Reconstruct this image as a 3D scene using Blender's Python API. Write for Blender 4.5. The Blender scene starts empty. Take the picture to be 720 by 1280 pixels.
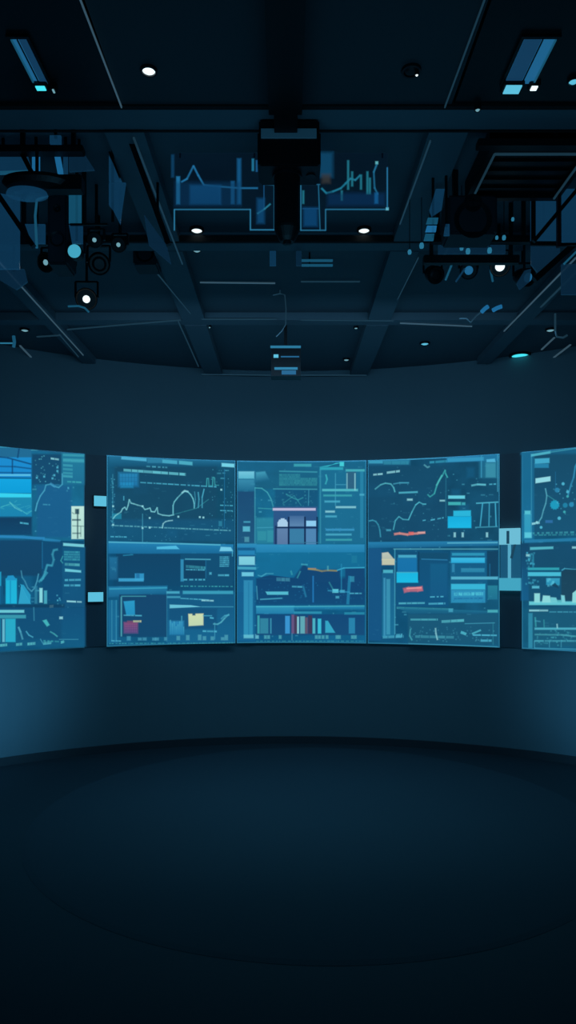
import bpy, bmesh, math, random
from mathutils import Vector
random.seed(7)
S = bpy.context.scene
COL = S.collection
# ------------------------------------------------------------------ camera, world, light, exposure
H = 1.67; F = 900.0; CX = 358.0; HY = 715.0            # eye height, focal length (px), principal point
cam = bpy.data.cameras.new('camera'); camo = bpy.data.objects.new('camera', cam); COL.objects.link(camo)
camo.location = (0, 0, H); camo.rotation_euler = (math.pi/2, 0, 0)
cam.sensor_fit = 'VERTICAL'; cam.sensor_height = 24; cam.lens = F/1280*24
cam.shift_y = (HY-640)/1280; cam.shift_x = (360-CX)/1280; cam.clip_start = .02
S.camera = camo
S.view_settings.view_transform = 'Standard'; S.view_settings.look = 'None'
S.view_settings.gamma = 1; S.view_settings.exposure = 0; S.view_settings.use_curve_mapping = False
S.cycles.transparent_max_bounces = 64
w = bpy.data.worlds.new('room_air'); S.world = w; w.use_nodes = True
w.node_tree.nodes['Background'].inputs[0].default_value = (.10, .45, 1, 1)
w.node_tree.nodes['Background'].inputs[1].default_value = .020
def area(name, loc, target, sx, sy, power, col=(.12, .5, 1), spread=180):
    l = bpy.data.lights.new(name, 'AREA'); l.shape = 'RECTANGLE'; l.size = sx; l.size_y = sy
    l.energy = power; l.color = col; l.spread = math.radians(spread)
    o = bpy.data.objects.new(name, l); COL.objects.link(o); o.location = loc
    o.rotation_euler = (Vector(target)-Vector(loc)).to_track_quat('-Z', 'Y').to_euler(); return o
def spot(name, loc, target, power, ang, blend=1, col=(.12, .5, 1), size=.1):
    l = bpy.data.lights.new(name, 'SPOT'); l.energy = power; l.color = col
    l.spot_size = math.radians(ang); l.spot_blend = blend; l.shadow_soft_size = size
    o = bpy.data.objects.new(name, l); COL.objects.link(o); o.location = loc
    o.rotation_euler = (Vector(target)-Vector(loc)).to_track_quat('-Z', 'Y').to_euler(); return o
area('wall_fill_light', (.06, 4.6, 3.2), (.06, 7, 1.7), 3.4, .2, 11.5, (.30, .68, 1.05), 150)  # unseen fill added to brighten the wall around the displays
area('floor_fill_light', (.06, 4.85, 2.95), (.06, 5.25, 0), 2.5, .8, 6.6, (.14, .62, .95), 100)  # unseen fill added overhead to brighten the dais and floor
area('room_fill_light', (.06, 1.9, 2.0), (.06, 4.8, 3.4), 2.5, .6, 6.0, (.14, .60, 1), 150)
spot('side_fill_light', (-2.3, 3.7, .82), (-2.85, 6.0, .66), 170, 52, 1, (.16, .60, 1), .3)  # unseen lamp added to make the glow low on the left wall
spot('side_fill_light', (2.45, 3.7, .82), (3.05, 6.0, .66), 130, 52, 1, (.16, .60, 1), .3)  # its added counterpart for the right wall, also unseen

# ------------------------------------------------------------------ helpers
def lin(c):
    return tuple(((v/255)/12.92 if v/255 <= .04045 else ((v/255+.055)/1.055)**2.4) for v in c)
def mat(name, col, rough=.5, metal=0, noise=.0, scale=4, bump=0, spec=.5, emit=None, es=1):
    m = bpy.data.materials.new(name); m.use_nodes = True; nt = m.node_tree; b = nt.nodes['Principled BSDF']
    c = lin(col)
    b.inputs['Roughness'].default_value = rough; b.inputs['Metallic'].default_value = metal
    b.inputs['Specular IOR Level'].default_value = spec
    b.inputs['Base Color'].default_value = (*c, 1)
    if noise:
        tc = nt.nodes.new('ShaderNodeTexCoord'); n = nt.nodes.new('ShaderNodeTexNoise'); n.inputs['Scale'].default_value = scale
        n.inputs['Detail'].default_value = 5
        r = nt.nodes.new('ShaderNodeMapRange'); r.inputs[3].default_value = 1-noise; r.inputs[4].default_value = 1+noise
        mx = nt.nodes.new('ShaderNodeVectorMath'); mx.operation = 'SCALE'; mx.inputs[0].default_value = c
        nt.links.new(tc.outputs['Object'], n.inputs['Vector']); nt.links.new(n.outputs['Fac'], r.inputs[0])
        nt.links.new(r.outputs[0], mx.inputs['Scale']); nt.links.new(mx.outputs[0], b.inputs['Base Color'])
        if bump:
            bp = nt.nodes.new('ShaderNodeBump'); bp.inputs['Strength'].default_value = bump
            nt.links.new(n.outputs['Fac'], bp.inputs['Height']); nt.links.new(bp.outputs[0], b.inputs['Normal'])
    if emit:
        b.inputs['Emission Color'].default_value = (*lin(emit), 1); b.inputs['Emission Strength'].default_value = es
    return m
def glowmat(name, sample=True, noise=.0, nscale=10, k=1.0):
    """display pixels: emission read from the mesh's picture colours, alpha lets the glass below show"""
    m = bpy.data.materials.new(name); m.use_nodes = True; nt = m.node_tree; nt.nodes.clear()
    o = nt.nodes.new('ShaderNodeOutputMaterial'); a = nt.nodes.new('ShaderNodeAttribute'); a.attribute_name = 'picture'
    e = nt.nodes.new('ShaderNodeEmission'); t = nt.nodes.new('ShaderNodeBsdfTransparent'); mx = nt.nodes.new('ShaderNodeMixShader')
    e.inputs[1].default_value = k
    nt.links.new(a.outputs['Alpha'], mx.inputs[0]); nt.links.new(t.outputs[0], mx.inputs[1])
    nt.links.new(e.outputs[0], mx.inputs[2]); nt.links.new(mx.outputs[0], o.inputs[0])
    if noise:
        tc = nt.nodes.new('ShaderNodeTexCoord'); n = nt.nodes.new('ShaderNodeTexNoise'); n.inputs['Scale'].default_value = nscale
        n.inputs['Detail'].default_value = 4
        r = nt.nodes.new('ShaderNodeMapRange'); r.inputs[1].default_value = .3; r.inputs[2].default_value = .7
        r.inputs[3].default_value = 1-noise; r.inputs[4].default_value = 1+noise
        v = nt.nodes.new('ShaderNodeVectorMath'); v.operation = 'SCALE'
        nt.links.new(tc.outputs['Object'], n.inputs['Vector']); nt.links.new(n.outputs['Fac'], r.inputs[0])
        nt.links.new(a.outputs['Color'], v.inputs[0]); nt.links.new(r.outputs[0], v.inputs['Scale']); nt.links.new(v.outputs[0], e.inputs[0])
    else: nt.links.new(a.outputs['Color'], e.inputs[0])
    m.cycles.emission_sampling = 'FRONT_BACK' if sample else 'NONE'
    return m
def lamp_mat(name, col, k):
    m = bpy.data.materials.new(name); m.use_nodes = True; b = m.node_tree.nodes['Principled BSDF']
    b.inputs['Base Color'].default_value = (.02, .02, .02, 1); b.inputs['Emission Color'].default_value = (*lin(col), 1)
    b.inputs['Emission Strength'].default_value = k; return m
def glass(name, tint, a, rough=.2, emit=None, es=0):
    """smoked sheet: part see-through, part dull blue film; its lit look is put in as emission"""
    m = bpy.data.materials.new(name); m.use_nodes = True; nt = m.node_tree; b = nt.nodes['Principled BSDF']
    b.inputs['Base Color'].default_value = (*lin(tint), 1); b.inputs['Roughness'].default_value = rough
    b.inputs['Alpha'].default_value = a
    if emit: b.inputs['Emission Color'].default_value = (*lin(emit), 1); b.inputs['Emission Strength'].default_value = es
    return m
M = dict(
 band=mat('projector_front_band', (150, 170, 180), .5),
 cab=mat('speaker_cabinet', (26, 34, 42), .6, 0, .08, 5), slot=lamp_mat('terminal_slot', (34, 84, 112), .6),
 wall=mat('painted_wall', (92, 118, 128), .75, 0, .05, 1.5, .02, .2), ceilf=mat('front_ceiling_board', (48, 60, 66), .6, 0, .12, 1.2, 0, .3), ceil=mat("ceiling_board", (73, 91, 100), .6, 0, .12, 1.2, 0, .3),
 beam=mat('beam_paint', (84, 104, 114), .55, 0, .1, 2, 0, .3), floor=mat('dark_floor', (48, 62, 71), .6, 0, .12, .9, .02, .3),
 disc=mat('dais_vinyl', (58, 73, 83), .7, 0, .10, .8, .02, .25), black=mat('black_metal', (9, 11, 14), .5, .2, .1, 8),
 dark=mat('charcoal_metal', (20, 25, 30), .45, .4, .1, 8), pillar=mat('dark_filler_panel', (66, 86, 98), .6, 0, .08, 2),
 casing=mat('display_casing', (16, 22, 28), .4, .3, .05, 6), bezel=mat('bezel_metal_glow', (70, 110, 130), .35, .6, .05, 6, emit=(44, 122, 155), es=.8),  # emission put into the bezel metal so display edges look lit
 bezeld=mat('bezel_metal_dim_glow', (50, 80, 100), .35, .6, .05, 6, emit=(24, 84, 112), es=.8),  # weaker glow put into the same metal
 steel=mat('brushed_steel_painted_sheen', (120, 140, 150), .35, .8, .05, 6, emit=(58, 84, 98), es=.75),  # emission stands in for display light reflected along the metal
 steeld=mat('dim_steel_painted_sheen', (80, 100, 110), .4, .8, .05, 6, emit=(26, 52, 66), es=.8),  # same painted reflection, fainter
 grey=mat('grey_duct', (44, 54, 62), .6, 0, .1, 3), seam=mat('black_joint', (6, 8, 10), .8),
 pix=glowmat('display_pixels', True, .16, 5), gfx=glowmat('display_graphics', False), holo=glowmat('film_graphics', False),
 white=lamp_mat('white_lens', (225, 245, 250), 1.4), cyan=lamp_mat('cyan_lens', (70, 225, 240), 1.1),
 dim=lamp_mat('dim_lens', (120, 175, 190), .8), blue=lamp_mat('blue_strip', (30, 98, 142), .9), blued=lamp_mat('blue_strip_dim', (20, 62, 96), .8),
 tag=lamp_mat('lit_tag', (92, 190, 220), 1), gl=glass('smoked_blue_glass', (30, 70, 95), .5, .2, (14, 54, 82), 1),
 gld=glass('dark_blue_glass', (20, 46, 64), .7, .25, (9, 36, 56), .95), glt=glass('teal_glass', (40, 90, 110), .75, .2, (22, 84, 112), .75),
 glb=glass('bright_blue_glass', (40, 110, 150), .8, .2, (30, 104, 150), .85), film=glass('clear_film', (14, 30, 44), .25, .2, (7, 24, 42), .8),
)
def new_mesh(name, bm, m, parent=None, root=None, cols=None):
    bmesh.ops.recalc_face_normals(bm, faces=bm.faces) if cols is None else None
    me = bpy.data.meshes.new(name)
    if root is not None: bmesh.ops.translate(bm, verts=bm.verts, vec=-Vector(root))
    bm.to_mesh(me); bm.free(); me.materials.append(m)
    o = bpy.data.objects.new(name, me); COL.objects.link(o)
    if parent: o.parent = parent
    return o
def base_of(bm):
    xs = [v.co for v in bm.verts]
    return Vector(((min(v.x for v in xs)+max(v.x for v in xs))/2, (min(v.y for v in xs)+max(v.y for v in xs))/2, min(v.z for v in xs)))
def tag(o, label=None, cat=None, group=None, kind=None):
    if label: o['label'] = label
    if cat: o['category'] = cat
    if group: o['group'] = group
    if kind: o['kind'] = kind
    return o
def struct(name, bm, m, label=None):
    r = base_of(bm); o = new_mesh(name, bm, m, None, r); o.location = r; o['kind'] = 'structure'
    if label: o['label'] = label
    return o
def empty(name, loc, label, cat, group=None):
    o = bpy.data.objects.new(name, None); COL.objects.link(o); o.location = loc; o.empty_display_size = .05
    return tag(o, label, cat, group)
def solo(name, bm, m, label, cat, group=None):
    r = base_of(bm); o = new_mesh(name, bm, m, None, r); o.location = r
    return tag(o, label, cat, group)
def part(name, bm, m, root, parent=None, label=None):
    o = new_mesh(name, bm, m, parent or root, root.location)
    if label: o['label'] = label
    return o
def kids(o): return [c for c in bpy.data.objects if c.parent == o]
def copy_tree(o, parent=None):
    c = o.copy(); COL.objects.link(c)
    if parent: c.parent = parent
    for ch in kids(o): copy_tree(ch, c)
    return c
B = bmesh.new
def box(bm, x0, x1, y0, y1, z0, z1, bev=0):
    v = [bm.verts.new((x, y, z)) for z in (z0, z1) for y in (y0, y1) for x in (x0, x1)]
    fs = [bm.faces.new([v[i] for i in f]) for f in ((0, 2, 3, 1), (4, 5, 7, 6), (0, 1, 5, 4), (2, 6, 7, 3), (0, 4, 6, 2), (1, 3, 7, 5))]
    if bev:
        es = set(e for f in fs for e in f.edges); bmesh.ops.bevel(bm, geom=list(es), offset=bev, segments=2, affect='EDGES')
    return bm
def bar(bm, a, b, wd, th):
    """box beam from a to b, wd wide sideways, th tall"""
    a = Vector(a); b = Vector(b); d = (b-a).normalized()
    up = Vector((0, 0, 1)) if abs(d.z) < .95 else Vector((0, 1, 0))
    s = d.cross(up).normalized()*wd/2; u = s.cross(d).normalized()*th/2
    q = [a-s-u, a+s-u, a+s+u, a-s+u]; v = [bm.verts.new(p) for p in q]+[bm.verts.new(p+(b-a)) for p in q]
    for f in ((0, 1, 2, 3), (7, 6, 5, 4), (0, 4, 5, 1), (1, 5, 6, 2), (2, 6, 7, 3), (3, 7, 4, 0)): bm.faces.new([v[i] for i in f])
    return bm
def tube(bm, pts, r, n=10):
    pts = [Vector(p) for p in pts]; rings = []
    for i, p in enumerate(pts):
        d = (pts[min(i+1, len(pts)-1)]-pts[max(i-1, 0)]).normalized()
        s = d.cross(Vector((0, 0, 1)) if abs(d.z) < .9 else Vector((0, 1, 0))).normalized(); u = s.cross(d)
        rings.append([bm.verts.new(p+s*r*math.cos(t)+u*r*math.sin(t)) for t in (2*math.pi*k/n for k in range(n))])
    for a, b in zip(rings, rings[1:]):
        for k in range(n): bm.faces.new((a[k], a[(k+1) % n], b[(k+1) % n], b[k]))
    bm.faces.new(rings[0]); bm.faces.new(rings[-1][::-1]); return bm
def lathe(bm, c, prof, n=28, axis=(0, 0, 1)):
    """profile (radius, height) turned about axis through c"""
    q = Vector((0, 0, 1)).rotation_difference(Vector(axis).normalized()); c = Vector(c); rings = []
    for r, h in prof:
        if r < 1e-6: rings.append([bm.verts.new(c+q @ Vector((0, 0, h)))])
        else: rings.append([bm.verts.new(c+q @ Vector((r*math.cos(2*math.pi*k/n), r*math.sin(2*math.pi*k/n), h))) for k in range(n)])
    for a, b in zip(rings, rings[1:]):
        for k in range(n):
            f = [a[k % len(a)], a[(k+1) % len(a)], b[(k+1) % len(b)], b[k % len(b)]]
            u = []; [u.append(x) for x in f if x not in u]
            if len(u) > 2: bm.faces.new(u)
    return bm
def prism(bm, pts, vec):
    """extrude a planar outline (3-D points) along vec"""
    a = [bm.verts.new(p) for p in pts]; b = [bm.verts.new(Vector(p)+Vector(vec)) for p in pts]; n = len(pts)
    bm.faces.new(a[::-1]); bm.faces.new(b)
    for i in range(n): bm.faces.new((a[i], a[(i+1) % n], b[(i+1) % n], b[i]))
    return bm
# places measured off the photograph with the camera above
def at(x, y, d): return Vector(((x-CX)/F*d, d, H+(HY-y)/F*d))
ZC = 1.90
def cp(x, y, z=ZC):                                   # a point on a level plane z above the eye
    d = F*z/(HY-y); return Vector(((x-CX)/F*d, d, H+z))

# ------------------------------------------------------------------ room shell
XC, YC, RW, RS = .06, 2.76, 4.264, 4.24
def ring_pt(a, r, z): return Vector((XC+r*math.sin(a), YC+r*math.cos(a), z))
def arc_slab(bm, a0, a1, r0, r1, z0, z1, n):
    prev = None
    for i in range(n+1):
        a = a0+(a1-a0)*i/n
        v = [bm.verts.new(ring_pt(a, r, z)) for r, z in ((r0, z0), (r1, z0), (r1, z1), (r0, z1))]
        if prev:
            for k in range(4): bm.faces.new((prev[k], v[k], v[(k+1) % 4], prev[(k+1) % 4]))
        else: bm.faces.new(v[::-1])
        prev = v
    bm.faces.new(prev); return bm
TOPZ = H+138*7/900; BOTZ = H-88*7/900
wl = struct('wall_back', arc_slab(B(), math.radians(-180), math.radians(180), RW, RW+.12, 0, H+ZC+.06, 144), M['wall'], 'curved dark blue wall behind the ring of displays')
for p in wl.data.polygons: p.use_smooth = False
struct('floor', box(B(), -5.2, 5.2, -2.2, 7.6, -.12, 0), M['floor'])
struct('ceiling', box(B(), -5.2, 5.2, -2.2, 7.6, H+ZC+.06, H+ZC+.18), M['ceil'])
dais = B(); lathe(dais, (.2, 4.95, 0), [(0, .0), (1.9, .0), (1.9, .001), (1.86, .004), (0, .004)], 128)
tag(solo('dais', dais, M['disc'], 'low round dark blue dais in the middle of the floor', 'platform'))
sk = B(); arc_slab(sk, math.radians(-112), math.radians(112), RW-.018, RW, 0, .07, 96)
struct('baseboard_back', sk, mat('baseboard_shade_tone', (44, 56, 64), .6))  # toned darker than the wall to imitate shade along its foot

# ------------------------------------------------------------------ curved displays
def hit(x, r=RS):
    """angle about the room's centre and depth where picture column x meets the ring of radius r"""
    t = (x-CX)/F; A = 1+t*t; Bq = -2*(t*XC+YC); C = XC*XC+YC*YC-r*r
    Y = (-Bq+math.sqrt(Bq*Bq-4*A*C))/(2*A); return math.atan2(t*Y-XC, Y-YC), Y
def deep(c): return tuple(255*(k/255)**g for k, g in zip(c[:3], (1.10, 1.03, 1.02)))
class Pic:
    """one display graphic: quads laid on the curved glass, colours kept per corner"""
    def __init__(s, scr): s.scr = scr; s.q = []
    def quad(s, p, c, fe=1.0):                       # p four px corners (tl,tr,br,bl), c rgba or four of them
        c4 = c if isinstance(c[0], (tuple, list)) else [c]*4
        c4 = [tuple(k)+(1,) if len(k) == 3 else tuple(k) for k in c4]
        s.scr.layer += 1; L = s.scr.layer; fe *= 1.45
        if fe > 0:
            cx = sum(a for a, b in p)/4; cy = sum(b for a, b in p)/4
            def off(q, k):
                o = []
                for i in range(4):
                    pr = q[i-1]; nx = q[(i+1) % 4]; me = q[i]
                    u = Vector((me[0]-pr[0], me[1]-pr[1])); v = Vector((me[0]-nx[0], me[1]-nx[1]))
                    u = u.normalized() if u.length > 1e-6 else Vector((0, 0)); v = v.normalized() if v.length > 1e-6 else Vector((0, 0))
                    o.append((me[0]+(u.x+v.x)*k, me[1]+(u.y+v.y)*k))
                return o
            inn = off(p, -min(fe*.35, .35*min(math.dist(p[0], p[3]), math.dist(p[0], p[1]))/1.0)); out = off(p, fe*.65)
            c0 = [k[:3]+(0,) for k in c4]
            s.q.append((inn, c4, L))
            for i in range(4):
                j = (i+1) % 4; s.q.append(([inn[i], inn[j], out[j], out[i]], [c4[i], c4[j], c0[j], c0[i]], L))
        else: s.q.append((p, c4, L))
    def rect(s, x0, y0, x1, y1, c, c2=None, a=1, fe=.9):
        T = s.scr.T; x0, y0 = T(x0, y0); x1, y1 = T(x1, y1); c2 = c2 or c
        s.quad([(x0, y0), (x1, y0), (x1, y1), (x0, y1)], [(*c[:3], a), (*c[:3], a), (*c2[:3], a), (*c2[:3], a)], fe)
    def poly4(s, pts, c, c2=None, a=1, fe=.9):
        c2 = c2 or c; s.quad([s.scr.T(*p) for p in pts], [(*c, a), (*c, a), (*c2, a), (*c2, a)], fe)
    def line(s, pts, wd, c, a=1, fe=.7):
        P = [s.scr.T(*p) for p in pts]; wd = wd/2*(.7 if wd < 3 else 1)
        for (ax, ay), (bx, by) in zip(P, P[1:]):
            d = math.hypot(bx-ax, by-ay) or 1; nx, ny = -(by-ay)/d*wd, (bx-ax)/d*wd
            s.quad([(ax+nx, ay+ny), (bx+nx, by+ny), (bx-nx, by-ny), (ax-nx, ay-ny)][::-1], (*c, a*random.uniform(.62, .95)), fe)
    def dash(s, x0, y0, x1, y1, h, c, lo=2, hi=9, gap=1.5, a=.9):
        """a row of words; lengths in photo px"""
        (ax, ay), (bx, by) = s.scr.T(x0, y0), s.scr.T(x1, y1); L = math.hypot(bx-ax, by-ay); t = 0
        while t < L:
            e = min(L, t+random.uniform(lo, hi)); f = lambda k: (ax+(bx-ax)*k/L, ay+(by-ay)*k/L)
            (x, y), (X, Y) = f(t), f(e); g = random.uniform(.6, 1)*a
            s.quad([(x, y-h/2), (X, Y-h/2), (X, Y+h/2), (x, y+h/2)], (*c, g), .6); t = e+random.uniform(.4, 1)*gap
    def grid(s, x0, y0, x1, y1, nx, ny, c, a=.3, wd=.5):
        for i in range(nx+1): x = x0+(x1-x0)*i/nx; s.line([(x, y0), (x, y1)], wd, c, a, .4)
        for j in range(ny+1): y = y0+(y1-y0)*j/ny; s.line([(x0, y), (x1, y)], wd, c, a, .4)
    def bars(s, x0, y1, x1, n, hmin, hmax, c, c2=None, fill=.6, a=.9):
        st = (x1-x0)/n
        for i in range(n): h = random.uniform(hmin, hmax); s.rect(x0+i*st, y1-h, x0+(i+fill)*st, y1, c, c2, a, .6)
    def dots(s, x0, y0, x1, y1, n, r, c, a=.7):
        for i in range(n):
            x = random.uniform(x0, x1); y = random.uniform(y0, y1); s.rect(x-r, y-r, x+r, y+r, c, None, a*random.uniform(.3, 1), .5)
    def build(s, name, parent, m=None, label=None):
        bm = B(); lay = bm.loops.layers.float_color.new('picture'); root = s.scr.root
        for p, c, L in s.q:
            wdt = max(abs(p[1][0]-p[0][0]), abs(p[2][0]-p[3][0])); n = max(1, math.ceil(wdt/4.5)); prev = None
            for i in range(n+1):
                t = i/n; col = []; vs = []
                for (a, b) in ((0, 1), (3, 2)):
                    x = p[a][0]*(1-t)+p[b][0]*t; y = p[a][1]*(1-t)+p[b][1]*t
                    vs.append(bm.verts.new(s.scr.w(x, y, L))); ca, cb = c[a], c[b]
                    col.append((*[u*(1-t)+v*t for u, v in zip(lin(deep(ca)), lin(deep(cb)))], ca[3]*(1-t)+cb[3]*t))
                if prev:
                    try: f = bm.faces.new((prev[0][0], vs[0], vs[1], prev[0][1]))
                    except ValueError: f = None
                    if f:
                        for lp, cc in zip(f.loops, (prev[1][0], col[0], col[1], prev[1][1])): lp[lay] = cc
                prev = (vs, col)
        o = new_mesh(name, bm, m or M['gfx'], parent, root.location, cols=True)
        if label: o['label'] = label
        return o
class Screen:
    def __init__(s, x0, x1, ox, oy, k, label, body=True):
        s.layer = 0; s.ox, s.oy, s.k = ox, oy, k; s.x0, s.x1 = x0, x1
        a0, a1 = hit(x0)[0], hit(x1)[0]; am = (a0+a1)/2
        s.root = empty('curved_display', ring_pt(am, RS+.03, BOTZ), label, 'display', 'ring of curved wall displays')
        n = 20
        part('display_casing', arc_slab(B(), a0+.0006, a1-.0006, RS+.002, RW-.002, BOTZ, TOPZ, n), M['casing'], s.root)
        bz = B(); e = .0035
        arc_slab(bz, a0, a1, RS-.006, RS+.004, TOPZ-.007, TOPZ+.004, n); arc_slab(bz, a0, a1, RS-.006, RS+.004, BOTZ-.004, BOTZ+.006, n)
        arc_slab(bz, a0, a0+.0016, RS-.006, RS+.004, BOTZ, TOPZ, 1); arc_slab(bz, a1-.0016, a1, RS-.006, RS+.004, BOTZ, TOPZ, 1)
        part('bezel', bz, M['bezel'] if x0 > 100 else M['bezeld'], s.root)
    def T(s, x, y): return s.ox+x/s.k, s.oy+y/s.k
    def w(s, x, y, L):
        a, d = hit(x); z = H+(HY-y)/F*d; z = min(max(z, BOTZ+.003), TOPZ-.003)
        return ring_pt(a, RS-.00015*L, z)
    def base(s, rows):
        """picture background: rows of (y0,y1,left rgb,right rgb) in photo px"""
        p = Pic(s)
        for y0, y1, cl, cr in rows:
            p.quad([(s.x0+.5, y0), (s.x1-.5, y0), (s.x1-.5, y1), (s.x0+.5, y1)], [(cl[0]*.86, *cl[1:], 1), (cr[0]*.86, *cr[1:], 1), (cr[0]*.86, *cr[1:], 1), (cl[0]*.86, *cl[1:], 1)], 0)
        p.build('screen', s.root, M['pix'])
        q = Pic(s); st = random.getstate(); random.seed(int(s.x0)+99)
        for _ in range(150):
            x = random.uniform(s.x0+4, s.x1-9); y = random.uniform(582, 798); ww = random.choice((1, 1.4, 3, 5)); hh = random.uniform(.6, 1.6)
            q.quad([(x, y), (x+ww, y), (x+ww, y+hh), (x, y+hh)], (84, 178, 206, random.uniform(.15, .5)), .7)
        for _ in range(16):
            x = random.uniform(s.x0+2, s.x1-34); y = random.uniform(582, 780); ww = random.uniform(8, 30); hh = random.uniform(4, 18); c = random.choice(((20, 58, 92), (34, 112, 156), (22, 70, 104)))
            q.quad([(x, y), (x+ww, y), (x+ww, y+hh), (x, y+hh)], (*c, .28), 3)
        random.setstate(st); q.build('fine_print', s.root)
    def win(s, fn, name='display_window', label=None):
        """a window on the display: the background tiles are the part, each kind of graphic a sub-part"""
        ps = {}
        def g(k): return ps.setdefault(k, Pic(s))
        fn(g); bg = ps.pop('bg'); wn = bg.build(name, s.root, None, label)
        for k, p in ps.items():
            if p.q: p.build(k, wn)
LB = (84, 178, 206); CY = (40, 176, 220); PA = (150, 214, 224); TE = (70, 170, 180); MB = (40, 120, 165); DK = (22, 60, 88); DB = (24, 72, 106)

# ---- second display from the left
sc = Screen(133.5, 294.2, 120, 550, 4.0, 'curved display left of the middle one, with a red and a yellow tile low down')
sc.base([(560, 680, (28, 84, 112), (30, 80, 108)), (680, 740, (24, 84, 122), (24, 78, 114)), (740, 812, (28, 92, 130), (26, 98, 138))])
def f(g):
    b = g('bg'); b.rect(80, 120, 600, 420, (29, 76, 104), (30, 78, 106), .8, 3); b.rect(62, 80, 686, 132, (44, 118, 156), (30, 94, 128), .8, 2)
    b.rect(60, 400, 690, 505, (30, 92, 130), (30, 92, 130), .6, 3); b.rect(60, 130, 90, 500, (30, 96, 132), None, .4, 2)
    t = g('title_strip'); t.poly4([(125, 84), (250, 94), (250, 108), (125, 98)], (90, 184, 220), None, .8); t.poly4([(330, 100), (404, 106), (404, 122), (330, 116)], LB, None, .8)
    t.poly4([(414, 106), (480, 112), (480, 128), (414, 122)], (90, 184, 206), None, .8); t.poly4([(628, 118), (690, 122), (690, 138), (628, 134)], (130, 220, 240), None, .9)
    t.rect(256, 96, 326, 116, (60, 140, 175), None, .6)
    x = g('text_row'); x.dash(136, 152, 446, 174, 3, (110, 200, 215), 6, 16); x.dash(220, 214, 600, 236, 1.3, LB, 2, 8, 2.5); x.dash(250, 134, 360, 140, 1.6, (80, 160, 185), 2, 6, 3)
    x.dash(74, 428, 672, 454, 1.3, (110, 190, 205), 2, 6, 2, .7); x.dash(70, 484, 150, 486, 1.2, LB, 1.5, 4, 2)
    x.dash(620, 328, 682, 330, 1, LB, 1, 4, 2); x.dash(620, 354, 682, 356, 1, LB, 1, 4, 2); x.dots(560, 150, 684, 470, 46, 1.8, LB, .5)
    x.dots(70, 180, 92, 420, 26, 2, LB, .7); x.dots(100, 480, 400, 516, 12, 1.6, LB, .4)
    m = g('image_tile'); m.rect(112, 170, 204, 232, (48, 140, 190), (40, 124, 176), .85, 3); m.rect(120, 216, 180, 240, (44, 150, 200), None, .6, 2)
    m.grid(112, 170, 204, 232, 6, 3, (34, 100, 140), .7, .7)
    m.rect(76, 370, 122, 396, (44, 150, 180), None, .6); m.rect(612, 408, 628, 432, (60, 150, 180), None, .5)
    l = g('graph_line')
    l.line([(80, 396), (92, 380), (104, 372), (120, 362), (128, 346), (140, 338), (148, 352), (156, 330), (162, 300), (170, 318), (186, 322), (204, 328), (228, 334), (240, 350), (256, 346), (266, 342), (272, 360), (290, 362), (302, 340), (306, 370), (330, 378), (362, 381), (386, 376)], 1.5, (130, 205, 215), .95)
    l.line([(134, 284), (134, 304)], 1.2, LB, .9); l.line([(328, 442), (332, 420), (344, 410), (360, 406), (380, 404)], 1.4, PA, .95)
    l.line([(382, 372), (382, 330), (388, 312), (404, 292), (424, 272), (440, 260), (456, 262), (470, 276), (482, 296), (488, 320), (488, 344)], 1.5, (120, 205, 218), .95)
    l.line([(426, 268), (440, 257), (458, 262)], 2.4, PA, .95); l.line([(508, 264), (512, 300), (508, 342)], 1.6, LB, .9); l.line([(538, 248), (528, 290), (528, 342)], 1.6, LB, .9)
    l.line([(490, 262), (494, 300), (490, 340)], .9, LB, .5); l.line([(386, 374), (440, 360), (500, 344), (560, 300)], .8, TE, .4)
    l.line([(550, 236), (552, 196), (560, 196), (562, 234), (580, 232), (582, 190), (590, 192), (592, 230), (612, 230)], 1.2, TE, .85)
    l.line([(228, 372), (228, 515)], .8, LB, .6); l.line([(640, 150), (640, 440)], .6, MB, .7); l.line([(78, 176), (78, 440)], .8, LB, .5)
    for px, py in ((228, 334), (80, 334), (80, 426), (228, 442), (264, 440), (264, 392), (624, 252), (516, 388), (534, 390), (408, 386)): g('marker').rect(px-4, py-4, px+4, py+4, PA, None, .9, .5)
sc.win(f)
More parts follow.
